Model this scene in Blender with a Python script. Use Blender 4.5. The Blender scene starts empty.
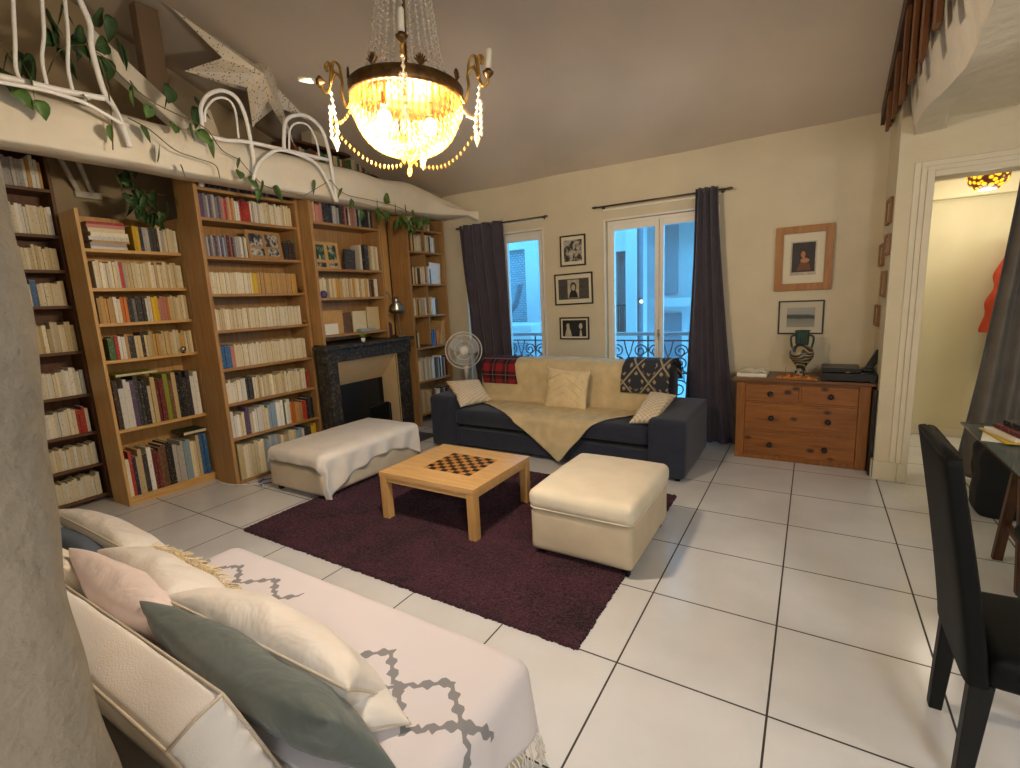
import bpy, bmesh, math, random
from mathutils import Vector, Matrix, noise
R = random.Random(7)
C = bpy.context.scene.collection
PI = math.pi
sc = bpy.context.scene
sc.view_settings.view_transform = 'Standard'
sc.view_settings.look = 'None'
sc.view_settings.gamma = 1
sc.view_settings.use_curve_mapping = False
sc.view_settings.exposure = 0.0

# ------------------------------------------------------------------ materials
MATS = {}
def new_mat(name):
    m = bpy.data.materials.new(name); m.use_nodes = True
    MATS[name] = m
    return m, m.node_tree, m.node_tree.nodes['Principled BSDF']
def srgb(c):
    return tuple(((x/255)/12.92 if x/255 <= .04045 else ((x/255+.055)/1.055)**2.4) for x in c) + (1,)
def node(nt, t, **k):
    n = nt.nodes.new(t)
    for a, b in k.items():
        if a.startswith('i_'): n.inputs[a[2:].replace('_', ' ')].default_value = b
        else: setattr(n, a, b)
    return n
def ramp(nt, fac, stops):
    r = nt.nodes.new('ShaderNodeValToRGB'); nt.links.new(fac, r.inputs[0])
    e = r.color_ramp.elements
    while len(e) < len(stops): e.new(.5)
    for el, (p, c) in zip(e, stops): el.position = p; el.color = c
    return r.outputs[0]
def coords(nt, kind='Object', scale=(1, 1, 1), rot=(0, 0, 0), loc=(0, 0, 0)):
    t = nt.nodes.new('ShaderNodeTexCoord'); m = nt.nodes.new('ShaderNodeMapping')
    m.inputs['Scale'].default_value = scale; m.inputs['Rotation'].default_value = rot; m.inputs['Location'].default_value = loc
    nt.links.new(t.outputs[kind], m.inputs[0]); return m.outputs[0]
def bump(nt, b, h, s, d=.01):
    n = nt.nodes.new('ShaderNodeBump'); n.inputs['Strength'].default_value = s; n.inputs['Distance'].default_value = d
    nt.links.new(h, n.inputs['Height']); nt.links.new(n.outputs[0], b.inputs['Normal']); return n
def plain(name, col, rough=.6, var=.12, vs=6, bs=0, bsc=60, bd=.004, metal=0, sheen=0, spec=.5):
    m, nt, b = new_mat(name)
    c = srgb(col)
    co = coords(nt)
    n = node(nt, 'ShaderNodeTexNoise'); n.inputs['Scale'].default_value = vs; n.inputs['Detail'].default_value = 4
    nt.links.new(co, n.inputs[0])
    lo = tuple(x*(1-var) for x in c[:3])+(1,); hi = tuple(min(1, x*(1+var)) for x in c[:3])+(1,)
    nt.links.new(ramp(nt, n.outputs[0], [(.3, lo), (.7, hi)]), b.inputs['Base Color'])
    b.inputs['Roughness'].default_value = rough; b.inputs['Metallic'].default_value = metal
    b.inputs['Specular IOR Level'].default_value = spec
    if sheen: b.inputs['Sheen Weight'].default_value = sheen
    if bs:
        n2 = node(nt, 'ShaderNodeTexNoise'); n2.inputs['Scale'].default_value = bsc; n2.inputs['Detail'].default_value = 5
        nt.links.new(co, n2.inputs[0]); bump(nt, b, n2.outputs[0], bs, bd)
    return m
def wood(name, c1, c2, axis=2, rough=.45, scale=1., knots=False):
    m, nt, b = new_mat(name)
    s = [14*scale]*3; s[axis] = 1.1*scale
    co = coords(nt, scale=s)
    n = node(nt, 'ShaderNodeTexNoise'); n.inputs['Scale'].default_value = 3; n.inputs['Detail'].default_value = 6; n.inputs['Distortion'].default_value = .6
    nt.links.new(co, n.inputs[0])
    out = ramp(nt, n.outputs[0], [(.3, srgb(c1)), (.7, srgb(c2))])
    if knots:
        v = node(nt, 'ShaderNodeTexVoronoi'); v.inputs['Scale'].default_value = 4.4; v.inputs['Randomness'].default_value = 1
        co2 = coords(nt, scale=(1, .12, 1.5), loc=(.3, .1, .2)); nt.links.new(co2, v.inputs[0])
        k = ramp(nt, v.outputs['Distance'], [(.08, (1, 1, 1, 1)), (.19, (0, 0, 0, 1))])
        mx = node(nt, 'ShaderNodeMix', data_type='RGBA'); nt.links.new(k, mx.inputs[0]); nt.links.new(out, mx.inputs[6])
        mx.inputs[7].default_value = srgb((52, 24, 12)); out = mx.outputs[2]
    nt.links.new(out, b.inputs['Base Color']); b.inputs['Roughness'].default_value = rough
    bump(nt, b, n.outputs[0], .15, .003)
    return m
def emit(name, col, st):
    m, nt, b = new_mat(name)
    b.inputs['Base Color'].default_value = srgb(col); b.inputs['Emission Color'].default_value = srgb(col); b.inputs['Emission Strength'].default_value = st
    return m
def glassmix(name, tint, fac, rough=.05, gloss=(255, 255, 255)):
    m, nt, b = new_mat(name)
    b.inputs['Base Color'].default_value = srgb(gloss); b.inputs['Roughness'].default_value = rough; b.inputs['Specular IOR Level'].default_value = .8
    t = node(nt, 'ShaderNodeBsdfTransparent'); t.inputs[0].default_value = srgb(tint)
    mx = node(nt, 'ShaderNodeMixShader'); mx.inputs[0].default_value = fac
    nt.links.new(t.outputs[0], mx.inputs[1]); nt.links.new(b.outputs[0], mx.inputs[2])
    nt.links.new(mx.outputs[0], nt.nodes['Material Output'].inputs[0])
    return m

# ------------------------------------------------------------------ mesh builder
class MB:
    def __init__(s): s.v = []; s.f = []; s.mi = []; s.cur = 0
    def add(s, vs, fs):
        o = len(s.v); s.v += [tuple(p) for p in vs]
        for f in fs: s.f.append([i+o for i in f]); s.mi.append(s.cur)
        return s
    def box(s, x0, x1, y0, y1, z0, z1, M=None):
        vs = [(x, y, z) for z in (z0, z1) for y in (y0, y1) for x in (x0, x1)]
        if M: vs = [M @ Vector(p) for p in vs]
        return s.add(vs, [(0, 2, 3, 1), (4, 5, 7, 6), (0, 1, 5, 4), (2, 6, 7, 3), (0, 4, 6, 2), (1, 3, 7, 5)])
    def prism(s, pts, d, cap=True):      # pts: loop of 3d points, extruded along vector d
        n = len(pts); d = Vector(d); a = [Vector(p) for p in pts]
        fs = [(i, (i+1) % n, n+(i+1) % n, n+i) for i in range(n)]
        if cap: fs += [tuple(reversed(range(n))), tuple(range(n, 2*n))]
        return s.add(a+[p+d for p in a], fs)
    def tube(s, path, r, n=8, closed=False, cap=True):
        P = [Vector(p) for p in path]; k = len(P); rs = r if isinstance(r, (list, tuple)) else [r]*k
        vs = []; up = None
        for i, p in enumerate(P):
            t = (P[(i+1) % k]-P[i-1]) if closed else (P[min(i+1, k-1)]-P[max(i-1, 0)])
            if t.length < 1e-9: t = Vector((0, 0, 1))
            t.normalize()
            if up is None: up = Vector((0, 0, 1)) if abs(t.z) < .9 else Vector((1, 0, 0))
            a = t.cross(up)
            if a.length < 1e-4: a = t.orthogonal()
            a.normalize(); b = a.cross(t).normalized(); up = b
            for j in range(n):
                q = 2*PI*j/n; vs.append(p+(a*math.cos(q)+b*math.sin(q))*rs[i])
        fs = []
        for i in range(k if closed else k-1):
            i2 = (i+1) % k
            for j in range(n): fs.append((i*n+j, i*n+(j+1) % n, i2*n+(j+1) % n, i2*n+j))
        if cap and not closed: fs += [tuple(reversed(range(n))), tuple(range((k-1)*n, k*n))]
        return s.add(vs, fs)
    def lathe(s, prof, c=(0, 0, 0), n=24, M=None):  # prof [(r,z)]
        vs = []; fs = []
        for r, z in prof:
            for j in range(n):
                a = 2*PI*j/n; vs.append(Vector((r*math.cos(a), r*math.sin(a), z)))
        for i in range(len(prof)-1):
            for j in range(n): fs.append((i*n+j, i*n+(j+1) % n, (i+1)*n+(j+1) % n, (i+1)*n+j))
        if prof[0][0] > 1e-5: fs.append(tuple(reversed(range(n))))
        if prof[-1][0] > 1e-5: fs.append(tuple(range((len(prof)-1)*n, len(prof)*n)))
        if M: vs = [M @ v for v in vs]
        c = Vector(c); return s.add([v+c for v in vs], fs)
    def ball(s, c, r, n=8, m=6, sc=(1, 1, 1)):
        prof = [(max(1e-6, math.sin(PI*i/m)), -math.cos(PI*i/m)) for i in range(m+1)]
        M = Matrix.Diagonal((r*sc[0], r*sc[1], r*sc[2], 1)); return s.lathe(prof, c, n, M)
    def octa(s, c, r, h, n=4, up=.5):
        c = Vector(c)
        vs = [c+Vector((0, 0, h*(1-up)*2*.5)), c-Vector((0, 0, h*up*2*.5))]+[c+Vector((r*math.cos(2*PI*j/n), r*math.sin(2*PI*j/n), 0)) for j in range(n)]
        fs = []
        for j in range(n): a = 2+j; b = 2+(j+1) % n; fs += [(0, a, b), (1, b, a)]
        return s.add(vs, fs)
    def grid(s, fn, nu, nv, u0=0, u1=1, v0=0, v1=1, closeu=False):
        vs = [fn(u0+(u1-u0)*i/nu, v0+(v1-v0)*j/nv) for i in range(nu+1) for j in range(nv+1)]
        fs = [(i*(nv+1)+j, (i+1)*(nv+1)+j, (i+1)*(nv+1)+j+1, i*(nv+1)+j+1) for i in range(nu) for j in range(nv)]
        return s.add(vs, fs)
    def build(s, name, mats, parent=None, bev=0, seg=2, smooth=False, solid=0, sub=0, loc=None, off=-1, weld=False):
        me = bpy.data.meshes.new(name)
        if parent is not None: org = world_loc(parent)
        elif loc is not None: org = Vector(loc)
        else:
            xs = [v[0] for v in s.v]; ys = [v[1] for v in s.v]; zs = [v[2] for v in s.v]
            org = Vector(((min(xs)+max(xs))/2, (min(ys)+max(ys))/2, min(zs)))
        me.from_pydata([tuple(Vector(v)-org) for v in s.v], [], s.f)
        if not isinstance(mats, (list, tuple)): mats = [mats]
        for m in mats: me.materials.append(MATS[m] if isinstance(m, str) else m)
        for p, i in zip(me.polygons, s.mi): p.material_index = i
        bm = bmesh.new(); bm.from_mesh(me)
        if weld: bmesh.ops.remove_doubles(bm, verts=bm.verts, dist=1e-4)
        bmesh.ops.recalc_face_normals(bm, faces=bm.faces); bm.to_mesh(me); bm.free()
        if smooth:
            for p in me.polygons: p.use_smooth = True
        me.update()
        o = bpy.data.objects.new(name, me); C.objects.link(o)
        if parent is not None: o.parent = parent
        else: o.location = org
        if bev:
            b = o.modifiers.new('bevel', 'BEVEL'); b.width = bev; b.segments = seg; b.limit_method = 'ANGLE'; b.angle_limit = .6
        if solid:
            q = o.modifiers.new('solid', 'SOLIDIFY'); q.thickness = solid; q.offset = off
        if sub:
            q = o.modifiers.new('sub', 'SUBSURF'); q.levels = q.render_levels = sub
        return o
def world_loc(o):
    v = Vector(o.location)
    while o.parent: o = o.parent; v += Vector(o.location)
    return v
def thing(name, label, cat, loc, group=None):
    o = bpy.data.objects.new(name, None); C.objects.link(o); o.location = loc; o.empty_display_size = .1
    o['label'] = label; o['category'] = cat
    if group: o['group'] = group
    return o
def tag(o, label, cat, group=None, kind=None):
    o['label'] = label; o['category'] = cat
    if group: o['group'] = group
    if kind: o['kind'] = kind
    return o
def struct(o): o['kind'] = 'structure'; return o
def nz(x, y, z=0, s=1.): return noise.noise(Vector((x*s, y*s, z*s)))
def spl(pts, n=8):                # Catmull-Rom through points
    P = [Vector(p) for p in pts]; P = [P[0]*2-P[1]]+P+[P[-1]*2-P[-2]]; out = []
    for i in range(1, len(P)-2):
        for k in range(n):
            t = k/n; a, b, c, d = P[i-1], P[i], P[i+1], P[i+2]
            out.append(.5*((2*b)+(c-a)*t+(2*a-5*b+4*c-d)*t*t+(3*b-a-3*c+d)*t**3))
    out.append(P[-2]); return out

# ------------------------------------------------------------------ camera (solved from the floor tiles and the verticals)
cam = bpy.data.cameras.new('camera'); co = bpy.data.objects.new('camera', cam); C.objects.link(co)
cam.sensor_width = 36; cam.lens = 490.24/1020*36; cam.clip_start = .05; cam.clip_end = 200
M = Matrix(((0.8531634881737749, -0.04957044062822901, 0.5192829997824695, 0), (0.5195716544606991, 0.16938938098478365, -0.8374679298281001, 0), (-0.046447371595484385, 0.9843017875761045, 0.1702722309901293, 1.6332), (0, 0, 0, 1)))
co.matrix_world = M; sc.camera = co

# ------------------------------------------------------------------ palette
plain('wall_paint', (212, 200, 173), .85, .05, 2.5, .35, 9, .012)
plain('white_plaster', (226, 216, 196), .8, .06, 3, .6, 7, .02)
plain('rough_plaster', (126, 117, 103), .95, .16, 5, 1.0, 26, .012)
plain('ceiling_paint', (204, 190, 172), .8, .10, .9, .2, 3, .02)
plain('trim_paint', (216, 206, 182), .5, .04, 4)
plain('window_paint', (232, 226, 214), .45, .03, 4)
plain('shaded_cream', (176, 156, 124), .9, .08, 2)  # cream wall turned browner: the alcove's shade is in the colour
plain('corridor_paint', (218, 210, 178), .85, .04, 2)
plain('black_iron', (22, 24, 28), .5, .1)
plain('black_plastic', (18, 18, 19), .35, .1)
plain('black_cloth', (22, 23, 28), .9, .15, 8, .3, 200)
plain('dark_void', (14, 13, 12), .9, .1)
plain('steel', (170, 166, 158), .3, .05, metal=1)
plain('rod_metal', (96, 88, 80), .35, .05, metal=.9)
plain('bronze', (112, 84, 50), .4, .35, 30, metal=.8)
plain('gilt', (190, 146, 70), .35, .25, 30, metal=.85)
plain('candle', (232, 226, 206), .5, .04)
plain('white_enamel', (236, 232, 226), .35, .03)
plain('curtain_cloth', (68, 60, 72), .9, .12, 5, .2, 300, sheen=.2)
plain('grey_curtain', (104, 100, 96), .9, .15, 5, .2, 300)
plain('navy_cloth', (38, 43, 60), .92, .14, 9, .35, 320, sheen=.15)
plain('cream_cloth', (228, 218, 198), .9, .06, 5, .25, 220)
plain('cream_body', (208, 194, 170), .9, .07, 5, .25, 220)
plain('white_cloth', (228, 222, 214), .9, .06, 6, .3, 180)
plain('beige_plaster', (214, 188, 146), .85, .06, 4, .2, 10)
plain('black_leather', (8, 9, 10), .6, .2, 6, .25, 90, .003, spec=.18)
plain('black_wood', (9, 9, 9), .5, .1, spec=.3)
plain('seam_cloth', (196, 184, 166), .8, .05)
plain('linen_white', (224, 218, 214), .9, .05, 5, .25, 220)
plain('leaf_green', (84, 116, 54), .5, .35, 12)
plain('leaf_dark', (58, 86, 44), .5, .3, 12)
plain('vine_stem', (98, 84, 50), .7, .2)
plain('paper_white', (232, 226, 210), .8, .03)
plain('page_edge', (214, 200, 168), .9, .08, 40)
plain('orange_cloth', (190, 70, 40), .8, .15, 14, .3, 60)
plain('tan_book', (198, 156, 96), .7, .08, 30)
wood('pine', (196, 150, 88), (216, 174, 112), 2, .5)
wood('pine_shelf', (198, 152, 88), (220, 180, 116), 1, .5)
wood('oak', (158, 116, 68), (184, 142, 90), 2, .5)
wood('oak_shelf', (150, 108, 62), (180, 138, 86), 1, .5)
wood('walnut', (92, 60, 40), (118, 80, 54), 2, .6)
wood('walnut_shelf', (88, 58, 40), (116, 80, 54), 1, .6)
wood('beech', (208, 162, 102), (226, 184, 126), 0, .3)
wood('beech_leg', (204, 156, 94), (222, 176, 114), 2, .35)
wood('dresser_pine', (120, 70, 26), (158, 98, 42), 0, .4, 1., True)
wood('dresser_post', (126, 76, 30), (156, 98, 44), 2, .4)
wood('dresser_top', (92, 58, 34), (122, 78, 46), 0, .35)
wood('slat_wood', (52, 30, 16), (92, 56, 30), 2, .5)
wood('slat_light', (92, 54, 26), (126, 78, 40), 2, .5)
wood('slat_dark', (44, 26, 14), (76, 46, 26), 2, .5)
plain('post_paint', (122, 100, 76), .8, .12, 4)
wood('frame_wood', (146, 94, 38), (172, 116, 52), 2, .4)
wood('frame_small', (128, 88, 52), (150, 106, 66), 2, .5)
# ------------------------------------------------------------------ floor: glossy white tiles with dark joints
m, nt, b = new_mat('floor_tile')
T = .6
g = node(nt, 'ShaderNodeNewGeometry'); sep = node(nt, 'ShaderNodeSeparateXYZ'); nt.links.new(g.outputs['Position'], sep.inputs[0])
def joint(ax, off):
    a = node(nt, 'ShaderNodeMath', operation='ADD'); nt.links.new(sep.outputs[ax], a.inputs[0]); a.inputs[1].default_value = 60-off
    d = node(nt, 'ShaderNodeMath', operation='PINGPONG'); nt.links.new(a.outputs[0], d.inputs[0]); d.inputs[1].default_value = T/2
    l = node(nt, 'ShaderNodeMath', operation='LESS_THAN'); nt.links.new(d.outputs[0], l.inputs[0]); l.inputs[1].default_value = .0042
    return l.outputs[0]
mx = node(nt, 'ShaderNodeMath', operation='MAXIMUM'); nt.links.new(joint(0, -0.674), mx.inputs[0]); nt.links.new(joint(1, 4.887-3), mx.inputs[1])
no = node(nt, 'ShaderNodeTexNoise'); no.inputs['Scale'].default_value = 2.2; no.inputs['Detail'].default_value = 5; nt.links.new(g.outputs['Position'], no.inputs[0])
base = ramp(nt, no.outputs[0], [(.3, srgb((207, 208, 211))), (.7, srgb((221, 222, 225)))])
mc = node(nt, 'ShaderNodeMix', data_type='RGBA'); nt.links.new(mx.outputs[0], mc.inputs[0]); nt.links.new(base, mc.inputs[6]); mc.inputs[7].default_value = srgb((46, 42, 40))
nt.links.new(mc.outputs[2], b.inputs['Base Color'])
rr = node(nt, 'ShaderNodeMath', operation='MULTIPLY_ADD'); nt.links.new(mx.outputs[0], rr.inputs[0]); rr.inputs[1].default_value = .5; rr.inputs[2].default_value = .17
nt.links.new(rr.outputs[0], b.inputs['Roughness'])
n2 = node(nt, 'ShaderNodeTexNoise'); n2.inputs['Scale'].default_value = 95; n2.inputs['Detail'].default_value = 2; nt.links.new(g.outputs['Position'], n2.inputs[0])
bump(nt, b, n2.outputs[0], .2, .0025)
b.inputs['Specular IOR Level'].default_value = .6

YW = 5.6; XL = -5.75; XR = 3.6; YB = -2.6; XC = .5; YD = 4.93
CS = .40                                # ceiling rises away from the window wall
cz = lambda y: 3.06+CS*(YW-y)
struct(MB().box(XL-.2, XR+.2, YB-.2, 7.4, -.12, 0).build('floor', 'floor_tile', loc=(0, 0, 0)))
# sloped ceiling
q = MB()
def cf(u, v):
    x = XL-.1+(XR-XL+.2)*u; y = YB-.1+(YW+.3-YB+.1)*v
    return (x, y, cz(y)+.02*nz(x*1.3, y*1.3))
q.grid(cf, 40, 40)
struct(q.build('ceiling', 'ceiling_paint', smooth=True, solid=.08, off=1, loc=(0, 0, 0)))
# walls
W2 = (-2.08, -.88); W1 = (-4.08, -2.90); WZ = (.25, 2.46)
q = MB(); t = .34
for x0, x1 in ((XL, W1[0]), (W1[1], W2[0]), (W2[1], XC)): q.box(x0, x1, YW, YW+t, 0, 3.3)
for a in (W1, W2): q.box(a[0], a[1], YW, YW+t, 0, WZ[0]); q.box(a[0], a[1], YW, YW+t, WZ[1], 3.3)
struct(q.build('wall_window', 'wall_paint', loc=(0, YW, 0)))
q = MB(); q.prism([(XL, YB, 0), (XL, YW+.3, 0), (XL, YW+.3, 3.02), (XL, YB, cz(YB)+.1)], (-.2, 0, 0)); struct(q.build('wall_left', 'shaded_cream', loc=(XL, 0, 0)))
q = MB(); q.box(XL, XR, YB-.2, YB, 0, cz(YB)+.1); struct(q.build('wall_back', 'wall_paint', loc=(0, YB, 0)))
q = MB(); q.prism([(XR, YB, 0), (XR, YD+2.2, 0), (XR, YD+2.2, 2.6), (XR, YW, 3.1), (XR, YB, cz(YB)+.1)], (.2, 0, 0)); struct(q.build('wall_right', 'wall_paint', loc=(XR, 0, 0)))
# pier and wall with the doorway to the corridor
DX = (.72, 2.0); DZ = 2.375
q = MB(); q.box(XC, DX[0], YD, YW+.34, 0, 2.72); q.box(DX[0], DX[1], YD, YD+.2, DZ, 2.80); q.box(DX[1], XR, YD, YD+.2, 0, 2.80); q.box(XC+.12, XR, YW, YW+.34, 2.70, 3.3)
q.box(XC, XC+.12, YD, YW+.1, 2.72, 3.35)
struct(q.build('wall_doorway', 'wall_paint', loc=(XC, YD, 0)))
q = MB(); q.box(XC-.02, .655, YD-.018, YD+.001, 0, .16); q.box(.655, DX[0]+.0, YD-.03, YD+.001, 0, .16); q.box(XC-.018, XC, YD-.018, YD+.15, 0, .16)
struct(q.build('baseboard_pier', 'trim_paint', bev=.006))
q = MB()
for x0, x1, d in ((.60, .64, .012), (.64, .675, .024), (.675, DX[0], .034)): q.box(x0, x1, YD-d, YD+.002, .16, DZ+(DX[0]-x0))
for z0, z1, d in ((DZ, DZ+.045, .034), (DZ+.045, DZ+.08, .024), (DZ+.08, DZ+.12, .012)): q.box(DX[0]-(z0-DZ), DX[1], YD-d, YD+.002, z0, z1)
struct(q.build('trim_1', 'trim_paint', bev=.004))
# corridor behind the doorway
q = MB(); q.box(.55, DX[0], 5.94, 6.8, 0, 2.7); q.box(DX[0], XR, 6.64, 6.8, 2.38, 2.40); q.box(DX[0], XR, 6.62, 6.8, 0, 2.38); q.box(DX[0], XR, 6.5, 6.8, 2.40, 2.9); struct(q.build('wall_corridor', 'corridor_paint', loc=(1, 6.62, 0)))
struct(MB().box(DX[0], XR, YD+.2, 6.62, 2.56, 2.7).build('ceiling_corridor', 'trim_paint'))
struct(MB().box(DX[0]+.005, XR, 6.604, 6.619, .002, .08).build('baseboard_corridor', 'trim_paint', bev=.004))
# mezzanine on the right: plaster beam with a wavy lower edge, ceiling above the doorway
q = MB()
def rbp(y):
    e = max(0, 1-(YD-y)/.7)
    zlo = 2.70+.030*math.sin(y*2.9+.4)+.02*nz(y*2.1, 1.3)-.03*e
    xb_ = XC+.07+.02*math.sin(y*3.7+1)+.012*nz(y*5, 7); w = .15+.025*math.sin(y*2.2+.6)+.05*e
    return zlo, xb_, w, e
ys_ = lambda u: YD-.005+(-1.4-YD)*u
def rbf(u, v):
    y = ys_(u); zlo, xb_, w, e = rbp(y); return ((XC+.004+.03*e)*(1-v)+xb_*v-.012*math.sin(v*PI)+.006*nz(y*4, v*3), y, 3.10*(1-v)+zlo*v)
def rbu(u, v):
    y = ys_(u); zlo, xb_, w, e = rbp(y); return (xb_+w*v, y, zlo+.012*v*v)
def rbi(u, v):
    y = ys_(u); zlo, xb_, w, e = rbp(y); return (xb_+w+.012*v, y, (zlo+.012)*(1-v)+2.82*v)
q.grid(rbf, 120, 10); q.grid(rbu, 120, 5); q.grid(rbi, 120, 3)
struct(q.build('trim_2', 'white_plaster', smooth=True, loc=(XC, 0, 2.7)))
struct(MB().box(XC+.12, XR, -1.4, YD+.1, 2.78, 2.95).build('ceiling_mezzanine', 'white_plaster', loc=(2, 2, 2.72)))
# balustrade of upright wooden slats along the mezzanine edge
bal = thing('wooden_balustrade', 'upright brown wooden slat balustrade hanging along the mezzanine edge on the right', 'balustrade', (XC-.03, 3.9, 2.85))
for i in range(19):
    y = 5.42-i*.125; lead = (i % 3 == 2)
    zb = 2.815 if lead else 2.90+R.uniform(0, .06)
    x0_, x1_ = (XC-.075, XC-.052) if lead else ((XC-.05, XC-.03) if i % 3 else (XC-.035, XC-.012)); y0_, y1_ = y-.045, y+.045
    q = MB(); q.prism([(x0_, y0_, zb), (x0_, y1_, zb+R.uniform(-.02, .02)), (x0_, y1_, cz(y1_)-.012), (x0_, y0_, cz(y0_)-.012)], (x1_-x0_, 0, 0)); q.build('slat', 'slat_light' if lead else 'slat_wood', bal, bev=.002)
q = MB(); q.prism([(XC-.085, 5.52, cz(5.52)-.15), (XC-.085, 5.52, cz(5.52)-.01), (XC-.085, 2.6, cz(2.6)-.01), (XC-.085, 2.6, cz(2.6)-.22)], (.03, 0, 0)); q.build('top_rail', 'slat_dark', bal, bev=.003)
MB().box(XC-.03, XC-.004, 3.2, 5.5, 3.05, 3.13).build('rail', 'slat_wood', bal, bev=.004)

# ------------------------------------------------------------------ plaster beam and loft floor on the left
q = MB()
def beamp(u, v):
    y = -1.2+(YW-.004+1.2)*u
    e = max(0, (y-4.6)/(YW-4.6)); ex = -4.2+.36*e**2.2-.05*max(0, (2.2-y)/2)+.02*nz(y*1.5, 4)
    ztop = 3.075-.305*e**2.4+.025*nz(y*2.2, 9); zlo = 2.722+.008*nz(y*2.5, 3)+.02*e
    prof = [(-4.46, ztop+.0), (ex-.1, ztop), (ex-.04, ztop-.03), (ex, ztop-.10-.02*e), (ex+.012, (ztop+zlo)/2), (ex+.012, zlo+.055), (ex+.008, zlo+.03), (ex+.002, zlo+.006), (ex-.012, zlo), (-4.46, zlo)]
    k = v*len(prof); i = int(k) % len(prof); f = k-int(k)
    if v >= 1: i = 0; f = 0
    j = (i+1) % len(prof)
    return (prof[i][0]*(1-f)+prof[j][0]*f+.006*nz(y*6, v*9), y, prof[i][1]*(1-f)+prof[j][1]*f)
q.grid(beamp, 150, 20)
struct(q.build('trim_3', 'white_plaster', smooth=True, loc=(-4.3, 0, 2.7)))
struct(MB().box(XL, -4.42, -1.2, YW-.005, 3.04, 3.09).build('ceiling_loft', 'shaded_cream', loc=(-5, 0, 3.04)))
# corbel under the loft
q = MB(); q.tube([(-5.74, 2.00, 2.74), (-5.50, 1.80, 3.045)], .022, 8); q.tube([(-5.74, 2.10, 2.74), (-5.56, 1.95, 3.045)], .022, 8); q.box(-5.75, -5.70, 1.95, 2.15, 2.72, 2.78)
struct(q.build('trim_4', 'white_plaster', bev=.01))
# brown post and sloping white brace on the loft
struct(MB().box(-5.12, -5.0, 2.36, 2.54, 3.092, 4.26).build('trim_5', 'post_paint', bev=.008))
q = MB(); q.prism([(-4.6, 1.84, 3.75), (-4.6, 1.86, 3.56), (-4.6, 2.46, 3.10), (-4.6, 2.68, 3.10)], (-.12, 0, 0)); struct(q.build('trim_6', 'white_plaster', bev=.015))

# ------------------------------------------------------------------ foreground pillar
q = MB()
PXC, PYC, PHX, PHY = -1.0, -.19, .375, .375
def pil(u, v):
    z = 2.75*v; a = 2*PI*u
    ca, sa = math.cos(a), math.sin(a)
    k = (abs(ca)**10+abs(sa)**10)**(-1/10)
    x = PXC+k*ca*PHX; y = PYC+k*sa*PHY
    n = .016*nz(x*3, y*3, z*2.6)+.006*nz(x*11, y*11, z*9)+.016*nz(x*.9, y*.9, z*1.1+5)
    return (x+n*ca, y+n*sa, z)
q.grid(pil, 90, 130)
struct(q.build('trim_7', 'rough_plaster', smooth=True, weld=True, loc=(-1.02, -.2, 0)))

# ------------------------------------------------------------------ windows
glass = glassmix('window_glass', (235, 245, 250), .06, .02)
def window(n, x0, x1):
    q = MB(); f = .035
    yf = YW+.06
    q.box(x0, x0+f, yf, yf+.07, WZ[0], WZ[1]); q.box(x1-f, x1, yf, yf+.07, WZ[0], WZ[1]); q.box(x0+f, x1-f, yf, yf+.07, WZ[1]-f, WZ[1]); q.box(x0+f, x1-f, yf, yf+.07, WZ[0], WZ[0]+f)
    w = struct(q.build('window_%d' % n, 'window_paint', bev=.004))
    xm = (x0+x1)/2; f += .002
    for k, (a, b) in enumerate(((x0+f, xm-.002), (xm+.002, x1-f))):
        q = MB(); g = .046; y0 = yf-.018; y1 = yf+.03
        q.box(a, a+g, y0, y1, WZ[0]+f, WZ[1]-f); q.box(b-g, b, y0, y1, WZ[0]+f, WZ[1]-f)
        q.box(a+g, b-g, y0, y1, WZ[1]-f-.07, WZ[1]-f); q.box(a+g, b-g, y0, y1, WZ[0]+f, WZ[0]+.15)
        s = q.build('sash', 'window_paint', w, bev=.004)
        MB().box(a+g, b-g, y0+.02, y0+.024, WZ[0]+.15, WZ[1]-f-.07).build('pane', glass, w)
    q = MB(); q.box(xm-.012, xm+.012, yf-.034, yf-.018, 1.14, 1.22); q.tube([(xm, yf-.03, 1.18), (xm, yf-.06, 1.18), (xm+.01, yf-.062, 1.10)], .007, 8)
    q.build('handle', 'steel', w)
    q = MB(); c = .022; d = .016
    q.box(x0-c, x0, YW-d, YW, WZ[0]-.1, WZ[1]+c); q.box(x1, x1+c, YW-d, YW, WZ[0]-.1, WZ[1]+c); q.box(x0, x1, YW-d, YW, WZ[1], WZ[1]+c); q.box(x0-.03, x1+.03, YW-.012, YW, WZ[1]+.115, WZ[1]+.135)
    q.build('casing', 'window_paint', w, bev=.005)
    return w
window(1, *W1); window(2, *W2)
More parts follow.
